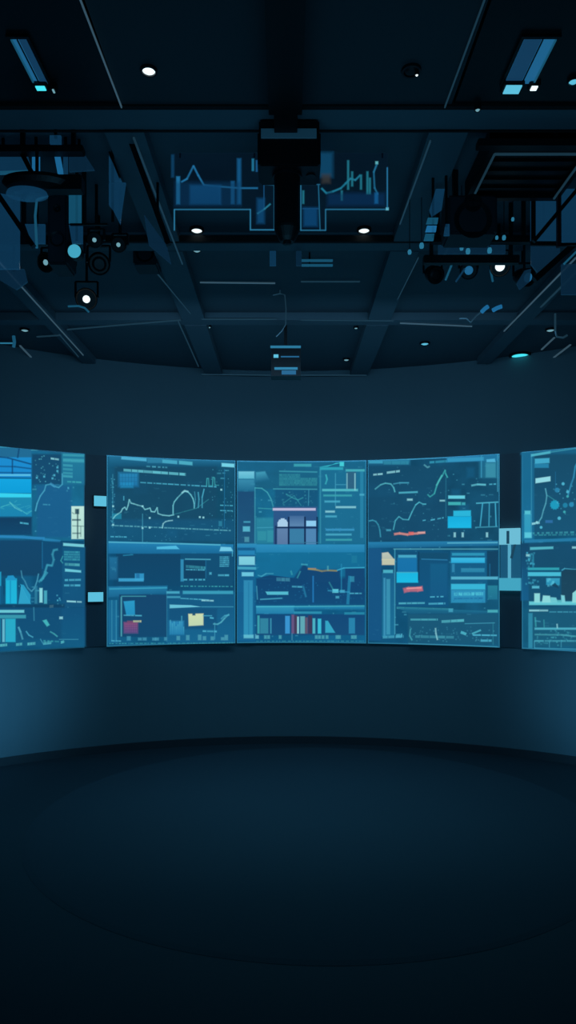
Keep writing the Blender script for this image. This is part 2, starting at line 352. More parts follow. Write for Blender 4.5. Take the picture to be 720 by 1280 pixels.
def f(g):
    b = g('bg'); b.poly4([(56, 508), (684, 524), (684, 568), (56, 568)], (44, 134, 184), (34, 112, 158), .9, 1); b.rect(96, 572, 420, 730, (24, 72, 106), (22, 76, 112), 1, 1); b.rect(420, 570, 680, 730, (25, 82, 118), None, 1, 1)
    l = g('title_strip'); l.line([(58, 512), (240, 516), (420, 520), (620, 526)], 1.8, (96, 186, 210), .9); l.poly4([(300, 536), (396, 530), (412, 546), (300, 546)], (96, 200, 236), None, .8)
    l.poly4([(616, 556), (622, 536), (672, 538), (682, 556)], (130, 214, 240), None, .85); l.line([(680, 550), (680, 582)], 1.2, LB, .8); l.line([(130, 578), (180, 574)], 1.6, (50, 150, 190), .8)
    i = g('image_tile'); i.rect(62, 588, 100, 696, (48, 130, 175), (40, 108, 150), .55, 2); i.rect(190, 668, 234, 700, (60, 160, 210), None, .8); i.rect(108, 692, 232, 706, (70, 168, 214), None, .85); i.rect(196, 668, 212, 690, (40, 110, 160), None, .8)
    i.rect(420, 598, 434, 706, (64, 158, 200), None, .7); i.rect(436, 604, 546, 690, (24, 66, 98), None, .8)
    l.line([(442, 596), (570, 598)], 1.6, (90, 180, 205), .8); l.line([(546, 600), (546, 690)], 1, MB, .8)
    t = g('text_row'); t.dash(446, 632, 544, 640, 3.2, (70, 160, 180), 3, 12, 1, .7); t.dash(446, 648, 540, 650, 1.2, LB, 1, 5); t.dash(434, 698, 542, 698, 1.6, LB, 2, 5, 3); t.dash(608, 676, 662, 676, 2, LB, 5, 10)
    for y in range(586, 640, 9): t.dash(616, y, 662, y, 1.2, LB, 1, 4, 1)
    t.rect(564, 662, 574, 672, LB, None, .8); t.dash(420, 730, 680, 732, 1, TE, 1, 4, 3)
sc.win(f)
def f(g):
    b = g('bg'); b.poly4([(56, 734), (350, 730), (350, 760), (56, 784)], (44, 132, 176), (36, 110, 152), .85, 1.5); b.rect(110, 772, 348, 980, (28, 74, 112), (25, 76, 114), 1, 1); b.rect(56, 800, 100, 1010, (36, 116, 160), None, .6, 1)
    i = g('image_tile'); i.poly4([(132, 806), (186, 802), (188, 872), (146, 874)], (52, 160, 205), (44, 150, 198), .9); i.rect(134, 910, 202, 962, (150, 84, 130), (112, 84, 140), .85, 1.5); i.rect(150, 902, 186, 914, (140, 80, 110), None, .6)
    l = g('frame_line'); l.line([(120, 784), (120, 978)], 2.2, (96, 186, 200), .8); l.line([(120, 780), (244, 780)], 1.2, (80, 170, 185), .8); l.line([(60, 744), (350, 738)], 1.6, (70, 170, 200), .8); l.line([(72, 800), (72, 1000)], .8, LB, .5); l.line([(94, 800), (94, 1000)], .8, LB, .5)
    l.line([(350, 756), (350, 1004)], 1, LB, .5)
    t = g('text_row'); t.dash(132, 874, 224, 876, 1.4, LB, 3, 9); t.dash(180, 904, 220, 904, 2.2, (190, 200, 160), 3, 8, 1); t.dash(70, 1000, 120, 1002, 1.4, LB, 2, 5, 2); t.dash(60, 1014, 340, 1012, 1.0, TE, 1, 4, 3, .6)
    for x in (148, 204, 228, 276, 290, 336): t.rect(x, 984+random.uniform(-8, 4), x+18, 998, (80, 160, 190), None, .6)
    t.grid(138, 912, 200, 958, 6, 4, (80, 60, 110), .5, .6)
sc.win(f)
def f(g):
    b = g('bg'); b.rect(350, 752, 684, 1006, (28, 90, 130), (30, 104, 146), .9, 1); b.rect(362, 842, 600, 940, (26, 78, 118), None, .6, 2)
    i = g('title_strip'); i.rect(348, 756, 412, 766, LB, None, .8); i.rect(430, 754, 682, 768, (72, 172, 200), None, .75); i.rect(350, 780, 416, 788, LB, None, .6); i.poly4([(364, 822), (470, 824), (522, 832), (364, 838)], (120, 206, 226), None, .85)
    n = g('note_tile'); n.poly4([(458, 868), (532, 866), (532, 922), (460, 926)], (208, 222, 178), (196, 216, 180), 1, 1); n.rect(478, 862, 492, 874, (40, 90, 120), None, 1)
    i.line([(530, 876), (576, 876)], 1.4, LB, .7); i.line([(524, 832), (684, 832)], 1, LB, .5)
    t = g('text_row'); t.dash(418, 790, 560, 798, 1.2, LB, 2, 7); t.dash(524, 800, 584, 802, 1.6, PA, 3, 8); t.dash(566, 886, 584, 888, 1.6, LB); t.dash(530, 952, 600, 954, 1.8, LB, 3, 8)
    t.dash(354, 1012, 680, 1010, 1, TE, 1, 4, 3, .6)
    for x in (398, 446, 506, 530, 570, 622, 640): t.rect(x, 980+random.uniform(-10, 4), x+16, 996, (90, 170, 190), None, .6)
    c = g('bar_chart'); c.rect(362, 904, 432, 968, (56, 150, 200), (44, 130, 178), .7, 2); c.bars(364, 968, 440, 8, 30, 96, (80, 176, 204), (50, 140, 184), .5, .6)
    l = g('graph_line'); l.line([(582, 916), (604, 918), (622, 908), (640, 888), (662, 868)], 2.0, (90, 176, 196), .9); l.line([(622, 892), (640, 876), (662, 872)], 2.2, LB, .7); l.line([(590, 910), (590, 992)], .8, LB, .5)
sc.win(f)

# ---- middle display
sc = Screen(296.1, 458.0, 285, 560, 4.0, 'middle curved display, showing a pinkish arched building front above rows of coloured bars')
sc.base([(572, 680, (34, 104, 140), (34, 108, 142)), (680, 740, (28, 110, 154), (28, 104, 144)), (740, 806, (24, 92, 136), (26, 96, 136))])
def f(g):
    b = g('bg'); b.rect(48, 218, 130, 476, (36, 76, 116), (38, 88, 126), .9, 2); b.rect(138, 110, 452, 205, (34, 100, 132), (34, 96, 126), .7, 2); b.rect(52, 74, 682, 112, (34, 98, 132), None, .6, 2); b.rect(236, 205, 450, 300, (28, 86, 124), None, .8, 2)
    t = g('title_strip'); t.rect(52, 120, 130, 154, (128, 206, 228), (104, 190, 214), .9, 1); t.rect(50, 160, 130, 214, (72, 152, 184), (46, 116, 150), .7, 2); t.poly4([(140, 124), (184, 120), (204, 160), (138, 172)], (76, 162, 190), (40, 110, 144), .85, 1.5)
    t.rect(330, 82, 416, 94, (70, 170, 184), None, .8); t.line([(256, 118), (446, 122)], 2.0, (76, 172, 190), .7); t.line([(226, 206), (446, 208)], 1.8, (86, 184, 200), .75); t.line([(150, 302), (224, 306)], 1.2, TE, .6)
    x = g('text_row'); [x.dash(256, y, 446 if y > 150 else 360, y, 2.2, (64, 156, 168), 2, 6, 1, .55) for y in range(136, 190, 10)]
    x.rect(78, 368, 110, 374, LB, None, .7); x.dots(270, 220, 430, 294, 30, 3, (66, 150, 170), .4)
    i = g('image_tile'); i.rect(74, 394, 108, 418, (100, 190, 214), None, .85); i.rect(82, 446, 104, 470, (90, 160, 180), None, .7); i.rect(140, 352, 226, 478, (52, 140, 164), (48, 132, 158), .8, 2); i.rect(148, 418, 190, 462, (62, 154, 170), None, .6); i.rect(196, 414, 228, 470, (66, 160, 176), None, .5); i.line([(146, 400), (226, 398)], 1.2, LB, .5)
    l = g('graph_line'); l.line([(134, 200), (134, 476)], 1.2, (80, 170, 190), .75); l.line([(134, 202), (168, 204), (196, 224), (214, 256), (226, 296)], 1.4, (80, 176, 190), .8)
    l.line([(290, 232), (320, 250), (350, 262), (376, 250)], 1.6, TE, .5); l.line([(274, 280), (330, 240), (366, 290)], 1, TE, .5); l.line([(404, 212), (402, 290)], 1, LB, .6)
    h = g('building_picture'); h.rect(228, 296, 446, 482, (52, 92, 140), (54, 84, 132), 1, 1); h.rect(224, 303, 438, 314, (196, 190, 222), None, .95, .7)
    h.rect(246, 404, 298, 482, (104, 132, 172), (98, 124, 164), 1, .7); h.rect(248, 374, 298, 394, (176, 208, 234), None, 1, .7); h.poly4([(256, 360), (290, 360), (298, 376), (248, 376)], (176, 208, 234), None, 1, .7); h.rect(264, 354, 282, 362, (176, 208, 234), None, 1, .6)
    h.rect(308, 342, 380, 392, (76, 110, 156), (100, 136, 176), 1, 1); h.rect(308, 406, 380, 478, (66, 128, 166), None, 1, .7); h.rect(392, 366, 440, 392, (150, 206, 240), None, 1, .7); h.rect(390, 406, 440, 482, (88, 136, 180), None, 1, .7)
    for xx in (238, 303, 385, 446): h.line([(xx, 346 if xx != 238 else 390), (xx, 486)], 2.6, (20, 40, 76), .95, .5)
    h.line([(240, 399), (446, 399)], 2.2, (20, 40, 76), .9, .5); h.line([(310, 474), (456, 474)], 1.4, (60, 120, 150), .8)
sc.win(f)
def f(g):
    b = g('bg'); b.rect(456, 112, 684, 476, (36, 114, 150), (36, 110, 146), .8, 1); b.rect(596, 122, 640, 210, (60, 96, 124), None, .7, 1)
    t = g('title_strip'); t.poly4([(456, 98), (500, 96), (540, 78), (580, 76)], (64, 190, 206), None, .8); t.rect(560, 74, 580, 94, (80, 214, 224), None, .9); t.rect(460, 100, 576, 112, (60, 180, 200), None, .7); t.rect(590, 110, 684, 120, (86, 190, 200), None, .7); t.rect(472, 208, 650, 218, (96, 196, 206), None, .8)
    l = g('frame_line'); l.line([(462, 112), (462, 478)], 2.0, (70, 160, 184), .7); l.line([(538, 130), (538, 290)], 1.2, LB, .7); l.line([(596, 130), (596, 206)], 1.8, PA, .8); l.line([(636, 130), (636, 214)], 1.8, PA, .8); l.line([(670, 120), (670, 450)], 3.6, (56, 150, 186), .7); l.line([(540, 186), (590, 186)], 1.2, LB, .6)
    l.line([(490, 136), (496, 160), (488, 184)], 2.4, (76, 196, 206), .8)
    x = g('text_row')
    for y, x0, x1, c in ((240, 478, 620, TE), (270, 484, 560, LB), (298, 540, 640, PA), (320, 488, 534, PA), (344, 488, 544, LB), (410, 490, 632, (70, 160, 205)), (434, 490, 618, LB), (460, 490, 620, TE), (236, 660, 682, LB)):
        x.rect(x0, y-4, x1, y+4, c, None, .75)
    x.dots(488, 400, 630, 420, 12, 3, (60, 140, 190), .5)
sc.win(f)
def f(g):
    b = g('bg'); b.rect(46, 480, 140, 500, (60, 150, 194), (50, 140, 190), .8, 1); b.poly4([(140, 484), (684, 484), (684, 522), (140, 524)], (56, 148, 194), (44, 134, 180), .85, 1); b.rect(46, 500, 132, 960, (28, 92, 140), (30, 104, 150), .8, 1)
    i = g('image_tile'); i.rect(54, 544, 132, 584, (140, 214, 228), (132, 208, 224), .95, 1); i.rect(50, 514, 132, 534, (50, 146, 196), None, .7, 1); i.poly4([(48, 594), (154, 596), (140, 608), (48, 606)], (80, 174, 200), None, .8); i.rect(68, 622, 126, 640, (122, 210, 234), None, .85)
    i.rect(78, 662, 122, 940, (60, 150, 190), (60, 158, 196), .75, 1); i.rect(78, 932, 126, 948, (110, 196, 214), None, .8); i.rect(100, 670, 104, 930, (40, 120, 164), None, .6); i.rect(136, 930, 152, 950, (110, 190, 210), None, .8)
sc.win(f)
def f(g):
    b = g('bg'); b.rect(140, 524, 684, 640, (28, 114, 154), (28, 110, 150), .8, 1); b.rect(140, 652, 684, 780, (24, 72, 116), (24, 78, 122), 1, 2); b.rect(390, 610, 560, 670, (26, 74, 118), None, 1, 2); b.rect(588, 600, 684, 700, (26, 74, 118), None, 1, 1.5); b.poly4([(150, 650), (210, 636), (300, 646), (380, 660)], (24, 72, 116), None, 1, 2); b.poly4([(330, 650), (380, 580), (400, 600), (400, 660)], (24, 74, 118), None, 1, 2)
    l = g('graph_line'); l.line([(366, 582), (398, 584)], 2.4, (76, 180, 200), .8); l.line([(400, 604), (446, 610), (470, 616), (500, 612), (546, 614)], 2.4, (150, 146, 96), .9); l.line([(402, 604), (440, 604)], 2.4, (196, 150, 80), .7); l.line([(546, 612), (580, 600), (684, 598)], 1.6, (70, 180, 214), .9); l.line([(500, 590), (500, 612)], 2.4, (90, 170, 180), .7)
    l.line([(426, 640), (426, 770)], 2.0, (46, 134, 200), .85); l.line([(142, 690), (146, 756)], 1.3, LB, .7); l.line([(568, 580), (568, 720)], 1.6, (50, 150, 190), .7); l.line([(376, 690), (390, 744)], 2.8, (50, 140, 180), .7); l.line([(610, 640), (600, 780)], 3.4, (44, 140, 180), .7)
    l.line([(148, 636), (166, 642), (190, 628), (226, 628)], 1.8, (76, 170, 196), .8); l.line([(314, 614), (320, 634)], 2.6, TE, .7); l.line([(346, 650), (362, 616)], 2, TE, .7)
    i = g('image_tile'); i.poly4([(188, 718), (300, 718), (300, 732), (196, 732)], (96, 196, 216), None, .9); i.line([(160, 756), (270, 750)], 1.8, LB, .7); i.rect(524, 706, 552, 722, (110, 214, 230), None, .9); i.rect(562, 710, 584, 722, LB, None, .8); i.line([(500, 712), (610, 720)], 2, (60, 160, 200), .7); i.rect(612, 642, 632, 668, (60, 150, 180), None, .7); i.rect(540, 740, 556, 750, LB, None, .7); i.line([(506, 670), (526, 706)], 2, TE, .5)
    x = g('text_row'); x.dash(242, 656, 308, 658, 4, (76, 150, 176), 2, 6, 1, .8); x.dash(320, 692, 372, 694, 1.8, LB, 2, 7); x.dots(150, 660, 680, 776, 60, 2.5, MB, .4); x.dash(610, 726, 670, 726, 1.4, LB, 2, 7)
    x.rect(620, 540, 646, 574, (40, 130, 160), None, .5)
sc.win(f)
def f(g):
    b = g('bg'); b.rect(140, 788, 330, 826, (60, 158, 194), (46, 136, 180), .8, 1); b.rect(330, 792, 684, 808, (46, 142, 184), (30, 108, 150), .8, 1); b.rect(140, 830, 684, 932, (26, 76, 122), (28, 80, 124), 1, 1)
    i = g('title_strip'); i.line([(140, 792), (684, 788)], 1.4, (90, 196, 214), .8); i.rect(330, 816, 468, 826, (60, 160, 190), None, .7); i.rect(584, 820, 684, 830, (50, 150, 180), None, .7)
    c = g('bar_chart')
    for x0, x1, y0, cc in ((146, 156, 836, TE), (160, 200, 850, (60, 140, 166)), (210, 216, 850, (66, 150, 180)), (286, 308, 838, (70, 160, 220)), (318, 330, 832, (120, 90, 130)), (332, 346, 836, (84, 60, 84)), (346, 354, 842, PA), (362, 384, 840, (110, 180, 190)), (386, 398, 846, (110, 90, 110)), (424, 436, 850, (90, 190, 206)), (450, 466, 852, (70, 200, 224)), (606, 636, 848, (50, 140, 180)), (402, 420, 836, (74, 56, 84))):
        c.rect(x0, y0, x1, 924, cc, cc, .85, .8)
    c.poly4([(488, 862), (500, 862), (536, 920), (488, 920)], (66, 180, 210), None, .8); c.line([(320, 924), (320, 958)], 1.6, (90, 160, 190), .7)
    x = g('text_row')
    for xx in (180, 196, 254, 436, 452, 470, 490, 540, 552, 618, 632): x.rect(xx, 934, xx+12, 950, (90, 176, 190), None, .65)
    x.dash(140, 962, 680, 962, 1, TE, 1, 5, 3, .5)
sc.win(f)

# ---- display right of the middle
sc = Screen(459.8, 624.5, 450, 550, 4.0, 'curved display right of the middle one, with rising line chart and two salmon pink marks')
sc.base([(560, 678, (28, 78, 110), (32, 82, 112)), (678, 740, (28, 88, 128), (28, 86, 120)), (740, 812, (24, 84, 122), (32, 90, 122))])
def f(g):
    b = g('bg'); b.rect(44, 96, 250, 128, (52, 136, 172), (36, 100, 134), .8, 2); b.poly4([(436, 92), (692, 60), (692, 104), (436, 112)], (48, 132, 180), None, .8, 1.5); b.rect(50, 134, 440, 500, (28, 78, 108), (30, 80, 112), .8, 3); b.rect(600, 70, 690, 190, (40, 118, 156), (44, 120, 150), .6, 2)
    t = g('title_strip'); t.rect(46, 106, 114, 118, (70, 164, 196), None, .8); t.dash(120, 116, 244, 116, 4, (60, 150, 176), 4, 12, 1, .7); t.line([(44, 100), (240, 98), (440, 84), (690, 58)], 1.5, (76, 170, 204), .9); t.dash(350, 114, 436, 108, 2.6, (60, 156, 186), 5, 12, 2, .8); t.poly4([(440, 94), (620, 88), (620, 104), (440, 112)], (64, 160, 200), None, .7); t.poly4([(636, 100), (676, 96), (680, 112), (636, 112)], (96, 190, 226), None, .8)
    i = g('image_tile'); i.rect(632, 118, 680, 188, (70, 152, 176), None, .75, 1.4); i.rect(444, 280, 526, 294, (112, 214, 232), None, .9); i.rect(444, 312, 506, 326, (76, 186, 190), None, .85); i.rect(512, 314, 528, 326, (76, 186, 200), None, .7); i.poly4([(470, 356), (556, 354), (556, 382), (470, 382)], (52, 186, 222), None, .95, 1); i.rect(442, 384, 558, 440, (30, 178, 226), (36, 190, 236), .95, 1)
    l = g('graph_line')
    l.line([(46, 406), (64, 402), (80, 408), (92, 424), (100, 450), (104, 486)], 1.8, (70, 164, 190), .8); l.line([(168, 450), (178, 404), (196, 384), (216, 398), (244, 400), (262, 360), (280, 326), (298, 312), (316, 322), (332, 322)], 1.6, (90, 190, 210), .9)
    l.line([(340, 274), (352, 286), (374, 270), (384, 236), (398, 204), (414, 180), (428, 152), (430, 170), (440, 190)], 2.0, (70, 176, 180), .9); l.line([(384, 230), (412, 178)], 2.4, (90, 196, 196), .7); l.line([(322, 126), (340, 140), (350, 134)], 2.4, (90, 160, 176), .8)
    l.line([(76, 248), (104, 226), (128, 218), (156, 222), (170, 240), (176, 262)], 1.9, (96, 190, 204), .8); l.line([(168, 222), (200, 216), (246, 216)], 1.8, LB, .7); l.line([(196, 266), (290, 262)], 2.8, (90, 186, 208), .85); l.line([(432, 190), (432, 390)], .9, (60, 150, 176), .5); l.line([(560, 230), (590, 224), (632, 226)], 2.8, (110, 204, 222), .9); l.line([(610, 70), (610, 190)], 1.6, (70, 160, 196), .7); l.line([(692, 60), (692, 260)], 1.6, LB, .7)
    l.line([(584, 318), (694, 312)], 1.8, (96, 200, 226), .9)
    for a0, a1 in ((616, 604), (650, 648), (680, 684)): l.line([(a0, 318), (a1, 432)], 1.6, (80, 186, 220), .85)
    l.line([(580, 438), (690, 434)], 1.5, LB, .7)
    x = g('text_row'); x.dash(68, 176, 114, 172, 2, PA, 4, 10, 1.6); x.dash(136, 166, 200, 158, 2.4, PA, 4, 12, 1.5); x.rect(238, 296, 264, 304, PA, None, .8); x.rect(402, 302, 426, 308, PA, None, .8); x.dash(356, 402, 420, 390, 1.4, LB, 2, 6, 4); x.dash(316, 404, 330, 402, 1.2, LB); x.dash(650, 224, 690, 222, 1.4, LB, 2, 4, 3); x.rect(134, 448, 156, 456, LB, None, .6)
    for xx in (472, 512, 634): x.rect(xx, 464, xx+9, 486, PA, None, .8)
    x.dots(80, 200, 430, 480, 20, 2, LB, .35)
    m = g('pink_mark'); m.line([(174, 472), (200, 468), (240, 474), (262, 470), (290, 468), (326, 464)], 2.6, (226, 150, 140), .95, 1.2); m.line([(246, 468), (270, 468)], 3.4, (232, 110, 104), .9); m.line([(292, 464), (328, 464)], 2.8, (236, 184, 176), .9)
sc.win(f)
def f(g):
    b = g('bg'); b.poly4([(44, 512), (694, 506), (694, 528), (44, 540)], (48, 134, 180), (38, 112, 156), .85, 1); b.rect(44, 544, 108, 1000, (32, 88, 134), (28, 88, 134), .9, 1); b.rect(112, 664, 174, 980, (34, 104, 146), (36, 118, 156), .8, 1)
    l = g('frame_line'); l.line([(170, 546), (694, 546)], 1.4, (110, 196, 210), .8); l.line([(176, 546), (176, 970)], 1.4, LB, .6); l.line([(440, 516), (692, 514)], 1.6, (110, 200, 222), .7)
    i = g('image_tile'); i.poly4([(112, 566), (142, 562), (174, 600), (112, 600)], (200, 206, 190), (190, 196, 180), .9, 1); i.rect(112, 596, 174, 624, (206, 206, 178), None, .9); i.rect(118, 650, 166, 664, (90, 190, 210), None, .8); i.rect(120, 690, 128, 976, (76, 160, 196), None, .7); i.rect(134, 696, 152, 970, (80, 170, 200), None, .55); i.dash(116, 984, 220, 980, 3, LB, 3, 9, 1.6, .7)
sc.win(f)
def f(g):
    b = g('bg'); b.rect(184, 560, 444, 830, (26, 84, 122), (24, 88, 130), 1, 1); b.rect(298, 566, 444, 600, (26, 80, 112), None, .9, 1); b.rect(356, 620, 438, 780, (28, 96, 136), (28, 92, 134), 1, 2)
    i = g('image_tile'); i.rect(190, 590, 286, 660, (32, 118, 172), (30, 116, 170), 1, 1); i.rect(194, 576, 284, 588, (84, 180, 210), None, .85); i.rect(186, 664, 292, 712, (34, 184, 226), (36, 190, 230), 1, 1); i.line([(186, 662), (290, 662)], 1.6, (90, 204, 226), .7); i.rect(294, 560, 298, 700, (20, 60, 90), None, .8)
    m = g('pink_mark'); m.line([(222, 752), (246, 746), (290, 746), (314, 742)], 5.0, (222, 120, 128), .95, 1.4); m.line([(236, 742), (310, 738)], 2, (240, 160, 160), .9)
    x = g('text_row'); x.dash(196, 816, 326, 814, 2, (84, 174, 196), 5, 14, 1.2); x.dash(346, 818, 430, 816, 2, LB, 5, 14, 1.2); x.line([(310, 596), (440, 600)], 1.5, (56, 140, 190), .8); x.dash(354, 784, 420, 782, 1.3, LB, 2, 6, 3); x.dash(186, 838, 470, 846, 2.2, (70, 160, 176), 8, 20, .8, .7)
sc.win(f)
def f(g):
    b = g('bg'); b.rect(456, 556, 640, 810, (30, 100, 142), (28, 98, 138), .8, 1); b.rect(640, 556, 694, 680, (26, 70, 100), None, 1, 1)
    i = g('title_strip'); i.rect(464, 566, 626, 578, (56, 158, 192), None, .85); i.rect(460, 590, 628, 614, (70, 190, 230), (54, 176, 222), .95, 1); i.rect(460, 684, 694, 696, (100, 190, 216), None, .8); i.rect(460, 720, 630, 746, (66, 186, 220), None, .95, 1); i.rect(644, 728, 692, 796, (48, 136, 160), (40, 120, 150), .85, 1)
    i.rect(510, 642, 626, 660, (60, 146, 180), (52, 140, 176), .8, 1); i.rect(464, 620, 476, 660, (70, 160, 200), None, .5); i.rect(460, 750, 630, 812, (60, 158, 200), (54, 150, 192), .8, 1)
    x = g('text_row'); x.dash(474, 770, 620, 768, 3.6, (90, 200, 220), 3, 10, 1.5, .8); x.dash(474, 792, 620, 790, 2, (36, 110, 160), 3, 8, 1.5, .8); x.line([(654, 620), (654, 680)], 1, MB, .7); x.dots(470, 754, 620, 806, 20, 3, (40, 120, 170), .6)
sc.win(f)
def f(g):
    b = g('bg'); b.poly4([(186, 836), (694, 856), (694, 866), (250, 866)], (40, 118, 150), (34, 100, 134), .7, 1); b.rect(244, 870, 694, 1014, (34, 92, 122), (32, 90, 120), .9, 1.5)
    x = g('text_row'); x.dash(256, 896, 392, 896, 2, (90, 184, 200), 5, 14, 1.5, .8); x.dash(412, 906, 524, 900, 3, (96, 190, 204), 4, 12, 1.2, .8); x.dash(184, 976, 214, 974, 4, LB, 3, 6, 1.5, .7); x.dash(280, 980, 480, 984, 3, (76, 160, 180), 4, 12, 2, .75); x.rect(644, 848, 694, 860, (90, 190, 200), None, .7); x.rect(448, 842, 468, 858, LB, None, .6)
    x.dots(250, 930, 680, 1006, 60, 3, (70, 150, 176), .5); x.dash(570, 972, 690, 974, 1.6, LB, 6, 14); x.dash(610, 1000, 664, 1000, 2.4, LB, 6, 14)
    l = g('graph_line'); l.line([(256, 942), (252, 976), (264, 998)], 2.2, (80, 176, 190), .8); l.line([(382, 938), (384, 964), (392, 996)], 2.2, PA, .8); l.line([(510, 958), (536, 968)], 3.0, (90, 190, 210), .9); l.line([(566, 966), (610, 948)], 2.6, (84, 180, 200), .85); l.line([(530, 916), (680, 912)], 1, LB, .5)
    l.line([(672, 910), (672, 1020)], 1, (60, 150, 170), .5); l.line([(246, 1014), (694, 1030)], 1, LB, .5)
sc.win(f)

# ---- leftmost display (runs out of the picture)
sc = Screen(-72, 105.5, 0, 540, 4.571, 'leftmost curved display, with a large bright cyan picture and a white dial tile')
sc.base([(545, 676, (26, 90, 130), (38, 110, 146)), (676, 760, (26, 86, 122), (24, 84, 122)), (760, 822, (24, 84, 124), (26, 94, 132))])
def f(g):
    b = g('bg'); b.rect(-320, 50, 480, 110, (44, 120, 158), (34, 104, 142), .8, 1.5); b.rect(180, 130, 350, 300, (28, 78, 112), (28, 80, 116), 1, 2); b.rect(-320, 490, 176, 588, (24, 62, 96), (24, 72, 108), .95, 2); b.rect(210, 310, 400, 600, (34, 98, 144), (32, 96, 142), .9, 3); b.rect(350, 120, 478, 300, (44, 128, 158), (40, 116, 152), .8, 2)
    i = g('image_tile'); i.rect(-160, 146, 174, 270, (36, 142, 206), (32, 140, 210), 1, 1); i.rect(-160, 262, 174, 350, (26, 168, 226), (20, 160, 218), 1, 1); i.poly4([(-160, 348), (174, 356), (174, 384), (-160, 372)], (64, 212, 240), None, 1, .8); i.rect(-160, 376, 176, 482, (36, 140, 176), (34, 134, 178), 1, 1)
    i.rect(-160, 100, 174, 146, (42, 110, 150), None, .9, 1); i.rect(-160, 244, 170, 252, (110, 206, 236), None, .8)
    for pts in ([(-160, 130), (40, 150), (174, 186)], [(-160, 196), (80, 200), (174, 212)], [(66, 160), (66, 240)], [(-40, 160), (-40, 240)], [(-160, 232), (174, 236)], [(-160, 262), (174, 266)], [(104, 60), (96, 150)]): i.line(pts, 1.9, (22, 64, 110), .9, 1)
    i.line([(50, 402), (80, 434), (120, 454)], 1.4, (110, 210, 214), .7); i.line([(0, 430), (60, 410), (150, 470), (176, 452)], 1, (80, 190, 200), .6)
    for _ in range(16): xx = random.uniform(-150, 150); yy = random.uniform(395, 470); i.line([(xx, yy), (xx+random.uniform(10, 40), yy+random.uniform(-14, 14))], .9, (70, 180, 200), .5)
    t = g('title_strip'); t.poly4([(-160, 72), (98, 74), (98, 88), (-160, 90)], (80, 184, 214), None, .8); t.rect(174, 96, 210, 108, (80, 170, 190), None, .6); t.poly4([(-160, 592), (0, 592), (250, 602), (250, 616)][:4], (50, 136, 190), None, .8); t.line([(-160, 596), (130, 600), (340, 626)], 3.2, (52, 140, 190), .8)
    x = g('text_row')
    for y in (134, 160, 168, 192, 214, 236, 254): x.dash(356, y, 476 if y < 180 else 410, y+4, 2.6, (80, 180, 196), 8, 20, .6, .6)
    x.dash(286, 154, 330, 160, 2, PA, 3, 6); x.dash(380, 286, 460, 290, 1.8, TE, 3, 7, 2); x.dots(190, 140, 350, 300, 30, 3, (90, 180, 200), .6); x.dash(108, 520, 156, 526, 1.8, LB, 3, 7); x.dash(240, 416, 280, 418, 1.4, LB, 3, 6, 2, .5); x.dots(366, 320, 390, 340, 3, 4, LB, .7)
    l = g('graph_line'); l.line([(196, 454), (206, 410), (224, 368), (248, 336), (256, 306), (284, 300), (300, 312), (330, 320), (350, 302), (350, 240)], 1.8, (84, 176, 206), .85); l.line([(280, 296), (310, 316)], 3, (70, 150, 196), .7)
    for px, py in ((204, 264), (246, 258), (294, 268), (322, 206), (322, 226), (304, 250)): g('marker').rect(px-5, py-5, px+5, py+5, LB, None, .8, .6)
    d = g('dial_tile'); d.rect(403, 427, 474, 612, (196, 232, 220), (184, 224, 214), 1, .7); dd = (28, 70, 88)
    d.line([(438, 445), (438, 610)], 2.4, dd, .9); d.rect(424, 442, 446, 470, dd, None, .9, 1); d.line([(406, 504), (456, 504)], 2.8, dd, .9); d.line([(408, 538), (474, 540)], 1.4, dd, .8); d.line([(408, 580), (456, 580)], 2.2, dd, .9); d.line([(456, 540), (456, 600)], 1.4, dd, .6); d.line([(418, 470), (406, 462)], 1.6, dd, .7)
sc.win(f)
